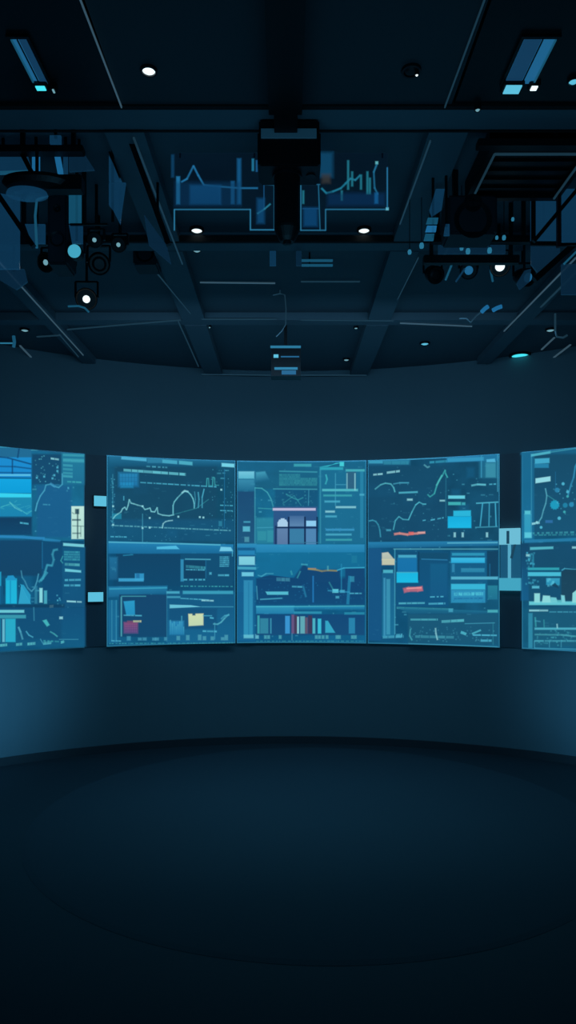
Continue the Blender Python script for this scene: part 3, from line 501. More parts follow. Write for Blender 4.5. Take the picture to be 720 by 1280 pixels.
def f(g):
    b = g('bg'); b.rect(-320, 620, 232, 820, (26, 74, 110), (26, 72, 106), 1, 2); b.rect(236, 630, 350, 960, (24, 78, 116), (22, 80, 122), 1, 2); b.rect(352, 660, 480, 1000, (26, 92, 132), (28, 88, 128), .8, 1.5)
    t = g('title_strip'); t.poly4([(356, 636), (474, 644), (474, 658), (356, 650)], (130, 214, 226), None, .9)
    x = g('text_row')
    for y in (686, 700, 714, 728): x.dash(360, y, 450, y+2, 2.2, (70, 168, 186), 2, 7, .8, .7)
    x.dash(364, 756, 450, 760, 3, (90, 180, 190), 3, 8, 1, .8); x.poly4([(366, 782), (456, 792), (456, 802), (366, 796)], (120, 210, 226), None, .9); x.dash(364, 846, 458, 844, 2.2, LB, 3, 8, 1.6); x.dash(360, 876, 458, 876, 2.2, LB, 3, 9, 1.6); x.dash(376, 966, 460, 970, 1.8, PA, 4, 12, 2); x.dash(276, 996, 300, 994, 3, PA, 3, 6); x.dots(316, 930, 356, 1000, 6, 4, LB, .8)
    l = g('graph_line'); l.line([(214, 856), (238, 836), (250, 800), (262, 760), (290, 764), (300, 730), (292, 700), (300, 676), (322, 672)], 2.6, (70, 164, 190), .85, 1.2); l.line([(224, 850), (262, 800)], 3, (70, 170, 196), .7); l.line([(112, 792), (118, 830), (134, 852), (150, 890), (172, 910), (190, 890), (204, 850), (212, 810)], 1.8, (80, 160, 190), .8); l.line([(234, 630), (234, 780)], 1, MB, .6)
    l.line([(352, 710), (340, 736), (352, 750)], 1.4, TE, .7)
    c = g('bar_chart'); c.rect(24, 838, 86, 980, (40, 178, 214), (38, 184, 222), 1, 1); c.poly4([(36, 822), (66, 820), (86, 846), (24, 846)], (40, 150, 200), None, 1, 1); c.rect(48, 850, 52, 976, (28, 140, 186), None, .8); c.poly4([(108, 870), (126, 874), (166, 930), (164, 980)], (50, 160, 200), None, .9, 1); c.poly4([(112, 872), (112, 872), (166, 980), (98, 980)], (56, 168, 206), None, .9, 1); c.rect(218, 892, 234, 972, (150, 224, 232), None, .9); c.rect(244, 906, 260, 980, (90, 190, 210), None, .7); c.rect(190, 880, 204, 980, (60, 140, 170), None, .6)
    c.rect(-60, 800, -4, 980, (40, 160, 200), None, .9, 1); c.rect(-150, 850, -90, 980, (40, 150, 190), None, .9, 1); c.rect(-10, 880, 6, 980, (24, 90, 130), None, 1); c.rect(-320, 984, 360, 1004, (22, 64, 96), None, .8, 2)
sc.win(f)
def f(g):
    b = g('bg'); b.rect(-320, 1006, 480, 1220, (26, 84, 126), (26, 94, 132), .8, 2); b.rect(100, 1010, 340, 1180, (24, 80, 118), None, .7, 3)
    t = g('title_strip'); t.rect(-60, 1016, 128, 1030, (120, 208, 220), None, .9); t.rect(-60, 1044, 138, 1062, (72, 168, 186), None, .75)
    c = g('bar_chart'); c.rect(22, 1066, 78, 1196, (50, 180, 206), (50, 178, 210), .9, 1); c.rect(4, 1068, 16, 1196, (120, 200, 220), None, .8); c.rect(-60, 1068, -10, 1196, (50, 170, 200), None, .9)
    l = g('graph_line'); l.line([(96, 1112), (108, 1140), (120, 1182)], 2.8, (90, 176, 200), .85); l.line([(140, 1136), (156, 1158), (180, 1170)], 1.8, LB, .8); l.line([(184, 1000), (186, 1076)], 1.4, LB, .5); l.poly4([(236, 1076), (256, 1070), (274, 1100), (260, 1108)], (80, 190, 196), None, .85, 1); l.line([(278, 1138), (300, 1150), (320, 1166)], 2, (76, 170, 180), .8); l.line([(222, 1180), (240, 1210), (280, 1206)], 1.2, LB, .6); l.line([(330, 1182), (440, 1182)], 1, LB, .5)
    x = g('text_row'); x.rect(332, 1054, 350, 1066, PA, None, .85)
    for xx, ww in ((-10, 40), (82, 34), (148, 44), (240, 44), (340, 16)): x.dash(xx, 1216-xx*.05, xx+ww, 1212-xx*.05, 3, (96, 190, 200), 2, 5, 1, .8)
    x.dash(240, 1190, 360, 1196, 1.6, TE, 2, 6, 3, .6)
sc.win(f)

# ---- rightmost display (runs out of the picture)
sc = Screen(652.5, 832, 610, 540, 4.571, 'rightmost curved display, with scattered bubble chart above and pale block shapes below')
sc.base([(545, 676, (30, 92, 126), (30, 84, 116)), (676, 760, (28, 88, 122), (30, 82, 112)), (760, 822, (30, 92, 124), (30, 90, 122))])
def f(g):
    b = g('bg'); b.rect(190, 90, 1000, 130, (34, 102, 138), None, .7, 2); b.rect(266, 130, 1000, 590, (30, 78, 106), (32, 88, 120), .9, 3); b.rect(196, 110, 264, 620, (36, 112, 150), (34, 118, 160), .7, 2)
    t = g('title_strip'); t.rect(192, 102, 216, 116, (90, 180, 200), None, .7); t.poly4([(250, 130), (360, 112), (360, 124), (250, 142)], (90, 186, 206), None, .85); t.line([(356, 118), (503, 96), (700, 72), (1000, 40)], 1.8, (76, 170, 190), .7)
    i = g('image_tile'); i.poly4([(272, 156), (354, 152), (354, 178), (272, 184)], (80, 180, 214), None, .85, 1); i.rect(270, 184, 350, 206, (48, 140, 180), None, .8, 1); i.poly4([(276, 268), (360, 256), (360, 282), (276, 294)], (156, 222, 232), None, .95, .8); i.rect(214, 452, 246, 472, (100, 204, 220), None, .85, 1); i.rect(212, 472, 248, 606, (70, 176, 206), (60, 170, 206), .7, 1.5); i.rect(214, 576, 252, 604, (110, 216, 232), None, .7, 1.2)
    l = g('graph_line'); l.line([(332, 324), (340, 366), (334, 410), (320, 450), (310, 490), (290, 520), (256, 526)], 1.8, (96, 176, 196), .8); l.line([(344, 364), (400, 400)], 1.2, TE, .6); l.line([(460, 370), (480, 300), (494, 262), (503, 200), (530, 150)], 2.4, (60, 150, 190), .8); l.line([(252, 130), (252, 600)], .8, LB, .4); l.line([(390, 230), (390, 330)], .8, MB, .6)
    m = g('bubble_marker')
    for px, py, rr, cc in ((386, 418, 28, (38, 156, 190)), (400, 334, 14, (50, 130, 170)), (446, 420, 14, (40, 130, 165)), (482, 416, 14, (50, 140, 180)), (434, 298, 8, LB), (460, 344, 7, LB), (412, 494, 9, LB), (308, 546, 7, LB), (284, 518, 6, PA), (460, 370, 6, TE), (442, 458, 6, TE), (540, 380, 18, (50, 140, 180)), (620, 330, 24, (40, 140, 180)), (700, 400, 16, (60, 150, 190))):
        for k in range(3):                                   # three crossed quads make a round dot
            a = math.pi/6*k; P = [(px+rr*math.cos(a+math.pi/4+j*math.pi/2), py-rr*math.sin(a+math.pi/4+j*math.pi/2)) for j in (1, 0, 3, 2)]; m.poly4(P, cc, None, .85, .8)
    x = g('text_row'); x.dash(256, 526, 300, 520, 2.4, PA, 3, 7); x.rect(334, 506, 374, 520, (60, 120, 180), None, .7); x.dash(260, 580, 500, 574, 2.2, (70, 160, 176), 2, 5, 4, .7); x.dash(270, 590, 900, 584, 1.4, TE, 2, 6, 3, .5); x.dots(380, 300, 503, 480, 16, 3, LB, .6)
    x.dots(540, 150, 960, 560, 50, 4, LB, .5)
    t.poly4([(216, 618), (1000, 590), (1000, 604), (216, 634)], (48, 132, 176), None, .8, 1)
sc.win(f)
def f(g):
    b = g('bg'); b.rect(196, 640, 1000, 780, (30, 80, 112), (30, 80, 110), .9, 2); b.rect(224, 826, 430, 970, (28, 84, 116), None, .9, 1.5); b.poly4([(428, 800), (450, 786), (1000, 780), (1000, 960)], (34, 70, 92), None, .95, 1); b.rect(428, 800, 1000, 960, (34, 70, 92), (36, 74, 96), .95, 1); b.rect(196, 640, 238, 960, (26, 70, 104), (30, 100, 146), .7, 1.5)
    t = g('title_strip'); t.poly4([(248, 660), (380, 656), (380, 668), (248, 674)], (96, 190, 206), None, .85); t.rect(236, 776, 414, 788, (60, 174, 190), None, .8); t.rect(236, 802, 424, 822, (84, 196, 222), None, .9, 1); t.line([(430, 790), (446, 780), (503, 786), (1000, 770)], 1.4, LB, .8); t.rect(490, 656, 700, 666, PA, None, .8)
    x = g('text_row'); x.dots(226, 690, 272, 780, 22, 5, (70, 170, 200), .7); x.rect(260, 880, 300, 892, (96, 190, 214), None, .85); x.dots(226, 830, 300, 880, 14, 5, (60, 150, 180), .6); x.rect(226, 700, 244, 710, PA, None, .8); x.rect(262, 700, 270, 776, (50, 140, 170), None, .7)
    c = g('image_tile'); c.rect(342, 836, 418, 872, (66, 166, 200), (50, 150, 186), .9, 1); c.dots(344, 834, 416, 880, 10, 6, (90, 190, 216), .7); c.poly4([(372, 876), (392, 862), (410, 880), (410, 890)], (30, 70, 96), None, .9)
    s = g('block_shape'); pc = (150, 222, 224); s.rect(244, 968, 1000, 986, (110, 204, 216), None, .95, 1); s.rect(274, 922, 304, 972, pc, None, .95, 1); s.poly4([(324, 934), (362, 936), (370, 972), (318, 972)], pc, None, .95, 1); s.poly4([(368, 944), (398, 946), (408, 972), (366, 972)], (120, 206, 214), None, .95, 1); s.poly4([(428, 932), (446, 934), (450, 972), (430, 972)], (130, 210, 220), None, .95, 1); s.poly4([(494, 920), (520, 900), (540, 972), (492, 972)], pc, None, .95, 1); s.rect(580, 930, 640, 972, pc, None, .9, 1); s.rect(720, 910, 760, 972, pc, None, .9, 1); s.rect(406, 960, 430, 972, (100, 190, 200), None, .9, 1)
sc.win(f)
def f(g):
    b = g('bg'); b.rect(240, 1000, 1000, 1220, (34, 92, 120), (34, 96, 124), .8, 2); b.rect(240, 1034, 262, 1230, (60, 150, 180), None, .7, 1)
    x = g('text_row'); x.dash(244, 1018, 352, 1018, 2, PA, 8, 20, .6, .8); x.dash(360, 1026, 900, 1028, 1.4, LB, 4, 10, 2, .6); x.rect(276, 1116, 1000, 1126, (90, 184, 206), None, .8); x.line([(276, 1154), (430, 1156), (503, 1164), (1000, 1170)], 2.4, (84, 170, 184), .75); x.dots(280, 1130, 503, 1215, 50, 4, (70, 160, 180), .5); x.dash(276, 1190, 900, 1190, 2, (80, 170, 190), 5, 12, 1.4, .7)
    l = g('graph_line'); l.line([(280, 1056), (284, 1110)], 2.4, TE, .7); l.line([(330, 1070), (332, 1116)], 1.6, TE, .7); l.line([(406, 1094), (408, 1118)], 2, PA, .8); l.line([(280, 1076), (310, 1080)], 2, LB, .5); l.line([(276, 1190), (276, 1230), (640, 1240)], 1.2, LB, .6); l.line([(362, 1190), (362, 1226)], 1, LB, .6); l.line([(430, 1186), (430, 1226)], 1, LB, .6)
sc.win(f)

# ---- dark filler panels in the gaps, fixed to the wall, with what hangs on them
def gap(xa, xb, n):
    a0, a1 = hit(xa)[0]+.0008, hit(xb)[0]-.0008
    struct('trim_%d' % n, arc_slab(B(), a0, a1, RS+.012, RW-.002, BOTZ, TOPZ, 4), M['pillar'], 'dark filler panel between two displays')
gap(105.5, 134, 1); gap(624.5, 652.5, 2)
def plate(name, x0, y0, x1, y1, m, label, cat, group=None, th=.02, r=RS):
    a0, d0 = hit(x0, r); a1, d1 = hit(x1, r); z1 = H+(HY-y0)/F*d0; z0 = H+(HY-y1)/F*d0
    root = empty(name, ring_pt((a0+a1)/2, r, z0), label, cat, group)
    part('sign_body', arc_slab(B(), a0, a1, r-th, r+.010, z0, z1, 2), M['casing'], root)
    part('lit_face', arc_slab(B(), a0+.0008, a1-.0008, r-th-.003, r-th, z0+.006, z1-.006, 2), m, root)
    return root
plate('lit_tag', 116.5, 619, 133, 633.5, M['tag'], 'small upper cyan lit tag in the dark gap beside the leftmost display', 'lit tag')
plate('lit_tag', 109, 739.5, 129, 753, M['tag'], 'small lower cyan lit tag in the dark gap beside the leftmost display', 'lit tag')
M['tagd'] = lamp_mat('lit_tag_dim', (66, 164, 192), 1); M['tagp'] = lamp_mat('lit_tag_pale', (108, 188, 212), 1)
a0, d0 = hit(638); root = empty('wall_terminal', ring_pt(a0, RS, H-28/900*d0), 'pale lit wall terminal with post between the two right displays', 'terminal')
def tslab(x0, y0, x1, y1, r0, r1):
    a, d = hit(x0); a2, _ = hit(x1); return arc_slab(B(), a, a2, RS-r0, RS-r1, H+(HY-y1)/F*d, H+(HY-y0)/F*d, 3)
part('backplate', tslab(625.5, 680, 651, 724, .006, -.012), lamp_mat('terminal_back', (26, 92, 128), .8), root)
hd = part('head_box', tslab(625, 661, 651, 681, .05, .008), M['tagp'], root)
part('slot', tslab(634.5, 664, 638, 680, .054, .05), M['slot'], root, hd)
part('post', tslab(635.5, 681, 639, 723, .03, .008), lamp_mat('terminal_post', (90, 176, 206), .9), root)
part('tray_box', tslab(625, 722.5, 652, 738, .05, .008), M['tagd'], root)
sh = B(); a1, d1 = hit(646); tube(sh, [ring_pt(hit(640+t*9)[0], RS-.03, H+(HY-(698-26*math.sin(t*1.5)))/F*d1) for t in [k/8 for k in range(9)]], .012, 8)
part('arm', sh, M['slot'], root)

# ------------------------------------------------------------------ ceiling grid
def yend(x, r=RW-.01): return YC+math.sqrt(max(r*r-(x-XC)**2, 0.01))
ZB = H+ZC                                              # underside of the beams
n = [3]
def trim(bm, m, label=None):
    o = struct('trim_%d' % n[0], bm, m, label); n[0] += 1; return o
def xrange(y): return math.sqrt(max((RW-.02)**2-(y-YC)**2, .01))
def arcbox(y0, y1, z0, z1, x0=None, x1=None):
    X = xrange(y1); return box(B(), XC-X if x0 is None else x0, XC+X if x1 is None else x1, y0, y1, z0, z1)
trim(arcbox(2.955, 3.09, ZB, ZB+.058), M['beam'], 'painted cross beam nearest the camera')
for yy in (4.15, 5.43): trim(arcbox(yy, yy+.11, ZB, ZB+.058), M['beam'], 'painted ceiling cross beam')
for x in (-.70, .70): trim(box(B(), x-.085, x+.085, 3.095, 4.148, ZB-.004, ZB+.058), M['beam']); trim(box(B(), x-.085, x+.085, 4.262, 5.428, ZB-.004, ZB+.058), M['beam']); trim(box(B(), x-.085, x+.085, 5.542, yend(x)-.02, ZB-.004, ZB+.058), M['beam'])
for x in (-1.80, 1.80): trim(box(B(), x-.06, x+.06, 3.095, 4.148, ZB, ZB+.058), M['beam']); trim(box(B(), x-.06, x+.06, 4.262, 5.428, ZB, ZB+.058), M['beam']); trim(box(B(), x-.06, x+.06, 5.542, yend(1.9)-.03, ZB, ZB+.058), M['beam'])
# the big flat board over the front bay and its dark joint
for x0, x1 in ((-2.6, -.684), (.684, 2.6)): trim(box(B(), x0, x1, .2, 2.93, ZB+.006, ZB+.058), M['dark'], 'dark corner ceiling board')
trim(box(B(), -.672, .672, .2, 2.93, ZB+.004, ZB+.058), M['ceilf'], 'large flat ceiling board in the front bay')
trim(box(B(), -1.9, 1.9, 2.931, 2.954, ZB-.004, ZB+.058), M['seam'])
trim(box(B(), -3.1, 3.1, 3.091, 3.103, ZB-.006, ZB-.001), M['seam'])
trim(box(B(), -2.9, 2.9, 4.130, 4.149, ZB-.006, ZB+.03), M['seam'])
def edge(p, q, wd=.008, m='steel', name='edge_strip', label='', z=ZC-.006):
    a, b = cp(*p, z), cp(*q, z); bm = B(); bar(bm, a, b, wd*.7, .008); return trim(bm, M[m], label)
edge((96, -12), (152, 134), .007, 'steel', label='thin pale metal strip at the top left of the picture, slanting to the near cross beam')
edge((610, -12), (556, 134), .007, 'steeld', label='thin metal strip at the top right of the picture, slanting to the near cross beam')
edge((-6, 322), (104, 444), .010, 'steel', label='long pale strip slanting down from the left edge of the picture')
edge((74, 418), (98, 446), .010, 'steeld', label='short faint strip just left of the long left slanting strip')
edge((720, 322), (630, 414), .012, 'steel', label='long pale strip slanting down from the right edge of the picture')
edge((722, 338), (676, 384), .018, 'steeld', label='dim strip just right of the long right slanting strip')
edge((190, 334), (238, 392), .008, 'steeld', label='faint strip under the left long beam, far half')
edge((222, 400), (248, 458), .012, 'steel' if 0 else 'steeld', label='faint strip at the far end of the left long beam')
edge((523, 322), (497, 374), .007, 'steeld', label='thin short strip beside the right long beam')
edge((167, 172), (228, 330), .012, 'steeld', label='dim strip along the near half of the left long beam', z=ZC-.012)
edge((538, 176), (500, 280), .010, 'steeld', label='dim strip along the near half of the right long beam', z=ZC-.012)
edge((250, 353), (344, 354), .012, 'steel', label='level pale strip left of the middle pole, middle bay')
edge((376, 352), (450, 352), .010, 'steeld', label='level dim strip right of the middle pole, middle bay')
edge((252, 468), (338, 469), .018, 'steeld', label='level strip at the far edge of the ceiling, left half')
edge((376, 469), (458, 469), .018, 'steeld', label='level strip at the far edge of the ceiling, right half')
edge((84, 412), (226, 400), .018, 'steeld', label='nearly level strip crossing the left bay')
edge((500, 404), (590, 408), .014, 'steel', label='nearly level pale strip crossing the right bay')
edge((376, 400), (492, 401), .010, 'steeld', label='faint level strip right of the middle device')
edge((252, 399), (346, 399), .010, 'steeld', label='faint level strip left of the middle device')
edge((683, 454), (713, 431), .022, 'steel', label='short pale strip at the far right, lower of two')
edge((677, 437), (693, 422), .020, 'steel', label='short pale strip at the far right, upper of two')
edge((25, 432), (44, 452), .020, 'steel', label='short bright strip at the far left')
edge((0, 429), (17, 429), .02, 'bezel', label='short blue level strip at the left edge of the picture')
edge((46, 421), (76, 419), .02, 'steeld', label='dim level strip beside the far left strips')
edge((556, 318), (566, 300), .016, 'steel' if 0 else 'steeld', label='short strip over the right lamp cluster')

# ------------------------------------------------------------------ downlights
def downlight(x, y, r, m, label, z=None):
    p = cp(x, y, z if z is not None else (ZC+.004 if y < 130 else ZC+.054))
    root = empty('ceiling_downlight', p, label, 'downlight', 'ceiling downlights')
    bm = B(); lathe(bm, p, [(r*1.35, .05), (r*1.35, -.006), (r*1.3, -.010), (r*1.02, -.010), (r, -.002), (r, .05)]); part('trim_ring', bm, M['dark'], root)
    bm = B(); lathe(bm, p, [(0, -.012), (r*.6, -.0115), (r*.98, -.005), (r*.98, .003), (0, .003)]); part('lens', bm, m, root)
    return root
downlight(186, 87, .024, M['white'], 'white round downlight in the front left ceiling board')
downlight(514, 87, .028, M['black'], 'unlit black downlight in the front right ceiling board')
downlight(246, 287, .030, M['white'], 'white downlight under the left hanging glass display')
downlight(455, 287, .030, M['white'], 'white downlight under the right hanging glass display')
downlight(650, 444, .072, M['cyan'], 'large cyan downlight at the far right of the ceiling')
downlight(433, 449, .024, M['dim'], 'tiny far downlight right of the middle device')
downlight(261, 408, .016, M['dim'], 'tiny far downlight at the far left of the middle bay')
downlight(246, 312, .022, M['dim'], 'dim downlight just behind the left one under the glass display')
downlight(531, 429, .032, M['tag'], 'small blue downlight in the far right bay')
downlight(597, 135, .010, M['dim'], 'tiny lamp on the near cross beam, right side', ZC-.008)
downlight(521, 91, .006, M['white'], 'tiny white pilot lamp beside the unlit downlight', ZC-.004)
downlight(445, 409, .014, M['dim'], 'very faint far downlight in the middle bay, right half')
downlight(688, 412, .030, M['dim'], 'small lamp above the far right strips')
downlight(31, 412, .028, M['dim'], 'small lamp above the far left strips')

# ------------------------------------------------------------------ sunk blue strip lights in the front corners
def troffer(x0, x1, ya, yb, sgn, label):
    root = empty('strip_light', ((x0+x1)/2, (ya+yb)/2, ZB+.0), label, 'strip light', 'blue strip lights near the camera')
    bm = B(); box(bm, x0-.012, x0, ya, yb, ZB-.006, ZB+.005); box(bm, x1, x1+.012, ya, yb, ZB-.006, ZB+.005); box(bm, x0-.012, x1+.012, ya-.012, ya, ZB-.006, ZB+.005); box(bm, x0-.012, x1+.012, yb, yb+.012, ZB-.006, ZB+.005)
    part('housing', bm, M['black'], root)
    part('diffuser', box(B(), x0+.002, x1-.002, ya+.002, yb-.002, ZB-.003, ZB+.005), M['blue'], root)
    xe = x0+.004 if sgn < 0 else x1-.004
    part('bright_edge', box(B(), xe-.003, xe+.003, ya, yb, ZB-.010, ZB-.003), M['bezeld'], root)
    xx = x0+(x1-x0)*(.5+.08*sgn); part('fin', box(B(), xx-.002, xx+.002, ya+.002, yb-.002, ZB-.008, ZB-.003), M['dark'], root)
    xm = (x0, xx-.003) if sgn > 0 else (xx+.003, x1); part('dim_diffuser', box(B(), xm[0]+.002, xm[1]-.001, ya+.004, yb-.004, ZB-.005, ZB-.003), M['blued'], root, None, 'darker blue half of the diffuser')
    return root
TL = troffer(-.982, -.925, 2.56, 2.80, -1, 'narrow blue strip light at the top left of the ceiling')
TR = troffer(.845, .962, 2.56, 2.80, 1, 'wide blue strip light at the top right of the ceiling')
def stub(x0, y0, x1, y1, m, root):
    a = cp(x0, y0, ZC-.02); b = cp(x1, y1, ZC-.02)
    c = part('end_lamp', box(B(), a.x-.01, b.x+.01, a.y-.006, b.y+.006, ZB-.018, ZB+.058, .003), M['black'], root)
    part('lens', box(B(), a.x, b.x, a.y, b.y, ZB-.022, ZB-.018), m, root, c)
stub(44, 108, 58, 113, M['cyan'], TL); stub(65, 112, 69, 116, M['dim'], TL)
stub(633, 107, 648, 117, M['tag'], TR); stub(665, 108, 670, 113, M['white'], TR)
downlight(717, 100, .018, M['tag'], 'tiny pale lamp at the top right edge of the picture')

# ------------------------------------------------------------------ centre spine with projector box and pole
trim(box(B(), -.070, .062, .3, 2.86, ZB-.085, ZB+.002), M['black'], 'black central spine running under the ceiling')
trim(box(B(), -.05, .045, 2.862, 3.0, ZB-.07, ZB-.007), M['black'])
root = empty('projector_box', (.01, 3.09, ZB-.2), 'black hanging projector box on the middle line of the ceiling', 'projector box')
part('body', box(B(), -.115, .138, 3.01, 3.17, ZB-.200, ZB-.008, .006), M['black'], root)
part('front_band', box(B(), -.106, .126, 3.003, 3.01, ZB-.088, ZB-.05), M['band'], root)
part('side_rail', box(B(), .138, .144, 3.02, 3.16, ZB-.19, ZB-.06), M['dark'], root)
part('side_rail', box(B(), -.121, -.115, 3.02, 3.16, ZB-.19, ZB-.06), M['dark'], root)
bm = B(); lathe(bm, (.105, 3.09, ZB-.205), [(0, 0), (.02, 0), (.02, .006), (0, .006)], 20); part('lens_cover', bm, M['dark'], root)
root = empty('ceiling_pole', (.003, 3.09, H+1.41), 'black pole with tapered tip hanging below the projector box', 'pole')
zt = ZB-.201; zb_ = H+(HY-303)/F*3.09
bm = B(); lathe(bm, (.003, 3.09, 0), [(0, zb_), (.028, zb_), (.038, zb_+.015), (.054, zb_+.05), (.056, zb_+.06), (.056, zt), (0, zt)], 24); part('shaft', bm, M['black'], root)
bm = B(); lathe(bm, (.003, 3.09, 0), [(.056, zt-.012), (.064, zt-.012), (.064, zt-.001), (.056, zt-.001)], 24); part('collar', bm, M['dark'], root)
bm = B(); lathe(bm, (.003, 3.09, 0), [(0, zb_-.012), (.016, zb_-.010), (.018, zb_), (0, zb_)], 18); part('tip_sensor', bm, M['dark'], root)
# far device on the middle line
def hbox(x0, y0, x1, y1, d, th): a, b = at(x0, y0, d), at(x1, y1, d); return box(B(), a.x, b.x, d, d+th, b.z, a.z)
p = at(357, 470, 5.6); root = empty('hanging_device', p, 'small dark device with blue lines hanging far down the middle line', 'device')
part('casing', hbox(339, 433, 376, 470, 5.6, .12), M['casing'], root)
part('top_edge', hbox(338, 432, 376, 435, 5.595, .004), M['bezel'], root)
part('lit_row', hbox(342, 443, 348, 447, 5.595, .004), M['tag'], root); part('lit_row', hbox(351, 445, 374, 446.5, 5.595, .004), M['blue'], root)
part('lit_row', hbox(343, 459, 372, 462, 5.595, .004), M['bezel'], root); part('lit_row', hbox(352, 463, 370, 468, 5.595, .004), M['blue'], root)
part('rod', box(B(), p.x-.012, p.x+.012, 5.64, 5.664, at(0, 433, 5.6).z, ZB+.058), M['black'], root)
root = empty('cable', at(357, 420, 5.0), 'thin pale cable hooked above the far middle device', 'cable')
bm = B(); tube(bm, [at(341, 369, 5), at(350, 367, 5), at(356, 368.5, 5), at(357.5, 385, 5), at(357, 406, 5), at(352, 414, 5), at(345, 421, 5)], .004, 6); part('wire', bm, M['steeld'], root)
bm = B(); tube(bm, [at(350, 367, 5), Vector((at(350, 367, 5).x, 5, ZB+.058))], .003, 6); part('hook', bm, M['steeld'], root)

# ------------------------------------------------------------------ hanging glass displays beside the pole
class Flat:
    """upright flat sheet at depth d carrying graphics"""
    def __init__(s, d, root): s.layer = 0; s.d = d; s.root = root
    def T(s, x, y): return x, y
    def w(s, x, y, L): return at(x, y, s.d)-Vector((0, .0004*L+.0005, 0))
def sheet(d, pts, th=.008): return prism(B(), [at(x, y, d) for x, y in pts], (0, th, 0))
BL = (36, 98, 150); BD = (18, 66, 108)
def gdisp(out, label, fn, hang):
    D = 3.36; root = empty('glass_display', at(sum(p[0] for p in out)/len(out), max(p[1] for p in out), D), label, 'glass display', 'hanging glass chart displays')
    part('glass_sheet', sheet(D, out), M['film'], root)
    for hx in hang: part('hanger', box(B(), at(hx, 0, D).x-.004, at(hx, 0, D).x+.004, D+.001, D+.007, at(0, 197, D).z, ZB+.055), M['dark'], root)
    fl = Flat(D, root); ps = {}
    fn(lambda k: ps.setdefault(k, Pic(fl)))
    for k, p in ps.items(): p.build(k, root, M['holo'])
def f(g):
    o = g('outline'); o.line([(218, 288), (218, 262), (313, 262), (313, 287.5), (343, 287.5), (343, 232)], 1.6, (54, 132, 172), .85, .8); o.line([(343, 232), (330, 231)], 1.2, (50, 120, 160), .7)
    l = g('graph_line'); l.line([(216, 194), (216, 222)], 3.2, (24, 78, 118), .8, 1.5); l.line([(227, 228), (234, 224), (242, 208), (248, 220), (255, 232), (275, 234), (300, 236), (322, 236)], 1.9, (44, 124, 176), .9, 1.2); l.line([(275, 234), (275, 256)], 1, BL, .7); l.line([(330, 231), (330, 262)], 1.2, BL, .7); l.line([(322, 268), (331, 262), (338, 256)], 2, (60, 160, 190), .7, 1)
    c = g('bar_chart'); c.rect(221, 222, 225, 256, (40, 120, 170), None, .8, 1.4); c.rect(238, 233, 276, 256, (22, 84, 132), (20, 78, 124), .8, 2.5); c.rect(289, 228, 293, 256, (30, 100, 150), None, .7, 1.4); c.rect(297, 200, 301, 256, (26, 90, 136), None, .85, 2); c.rect(315, 200, 317.5, 215, (40, 120, 156), None, .8, 1); c.rect(320, 202, 322, 216, BL, None, .7, 1); c.rect(322, 250, 330, 280, (20, 76, 120), None, .7, 3); c.rect(220, 230, 300, 258, (14, 52, 86), None, .5, 4)
gdisp([(217, 191), (326, 191), (326, 231), (343.5, 231), (343.5, 288), (312, 288), (312, 262.5), (217, 262.5)], 'hanging glass display left of the pole, with blue peak chart', f, (225, 318))
def f(g):
    o = g('outline'); o.line([(376, 231), (376, 288), (407, 288), (407, 262), (484, 262), (484, 210)], 1.6, (54, 132, 172), .85, .8); o.line([(376, 231), (400, 231)], 1.2, (50, 120, 160), .7); o.rect(482.5, 260, 485.5, 263, (110, 190, 210), None, .9)
    l = g('graph_line'); l.line([(402, 236), (408, 242), (416, 240), (426, 236), (432, 230), (438, 224), (444, 226), (450, 220)], 2.2, (40, 130, 160), .85, 1.2); l.line([(398, 232), (400, 288)], 1.4, (46, 124, 164), .8); l.line([(471, 206), (467, 216), (468, 236), (472, 244)], 1.8, (44, 124, 166), .8, 1.2); l.line([(484, 210), (484, 262)], 1, BL, .7); l.line([(378, 262), (398, 262)], 1.2, BL, .7)
    c = g('bar_chart')
    for xx, y0, y1 in ((435, 202, 238), (440, 216, 234), (451, 220, 238), (459, 216, 244), (462, 224, 244), (427, 240, 252), (379, 240, 256)): c.rect(xx-1, y0, xx+1, y1, (40, 120, 140), None, .8, 1.2)
    c.rect(400, 193, 415, 222, (20, 74, 108), None, .8, 4); c.rect(403, 220, 412, 230, (62, 58, 58), None, .7, 3); c.rect(410, 244, 480, 258, (14, 50, 88), None, .6, 4); c.rect(468, 243, 472, 256, (26, 96, 150), None, .7, 1.5); c.rect(380, 262, 396, 284, (18, 74, 120), None, .7, 3); c.rect(469, 204, 472, 207, (110, 190, 200), None, .8, 1)
gdisp([(400, 191), (485, 191), (485, 262.5), (407.5, 262.5), (407.5, 288), (375.5, 288), (375.5, 231), (400, 231)], 'hanging glass display right of the pole, with jagged teal bars', f, (412, 478))
# small second pair further off
root = empty('hanging_device', at(398, 333, 4.4), 'two short level lit bars right of the pole', 'device')
part('bar', hbox(377, 324, 416, 326.5, 4.4, .01), M['bezeld'], root); part('bar', hbox(377, 330, 416, 332.5, 4.4, .01), M['bezeld'], root); part('bracket', hbox(386, 322, 388, 334, 4.411, .01), M['black'], root)
part('rod', box(B(), at(387, 0, 4.4).x-.005, at(387, 0, 4.4).x+.005, 4.411, 4.421, at(0, 323, 4.4).z, ZB+.058), M['black'], root)
for xs, lb in (((337, 310, 345, 332), 'left'), ((370, 310, 377, 332), 'right')):
    solo('glass_screen', prism(B(), [at(xs[0], xs[1], 4.30), at(xs[2], xs[1], 4.30), at(xs[2], xs[3], 4.30), at(xs[0], xs[3], 4.30)], (0, .01, 0)), M['gld'] if lb == 'right' else M['gl'], 'small blue glass flag just %s of the pole tip' % lb, 'glass screen')

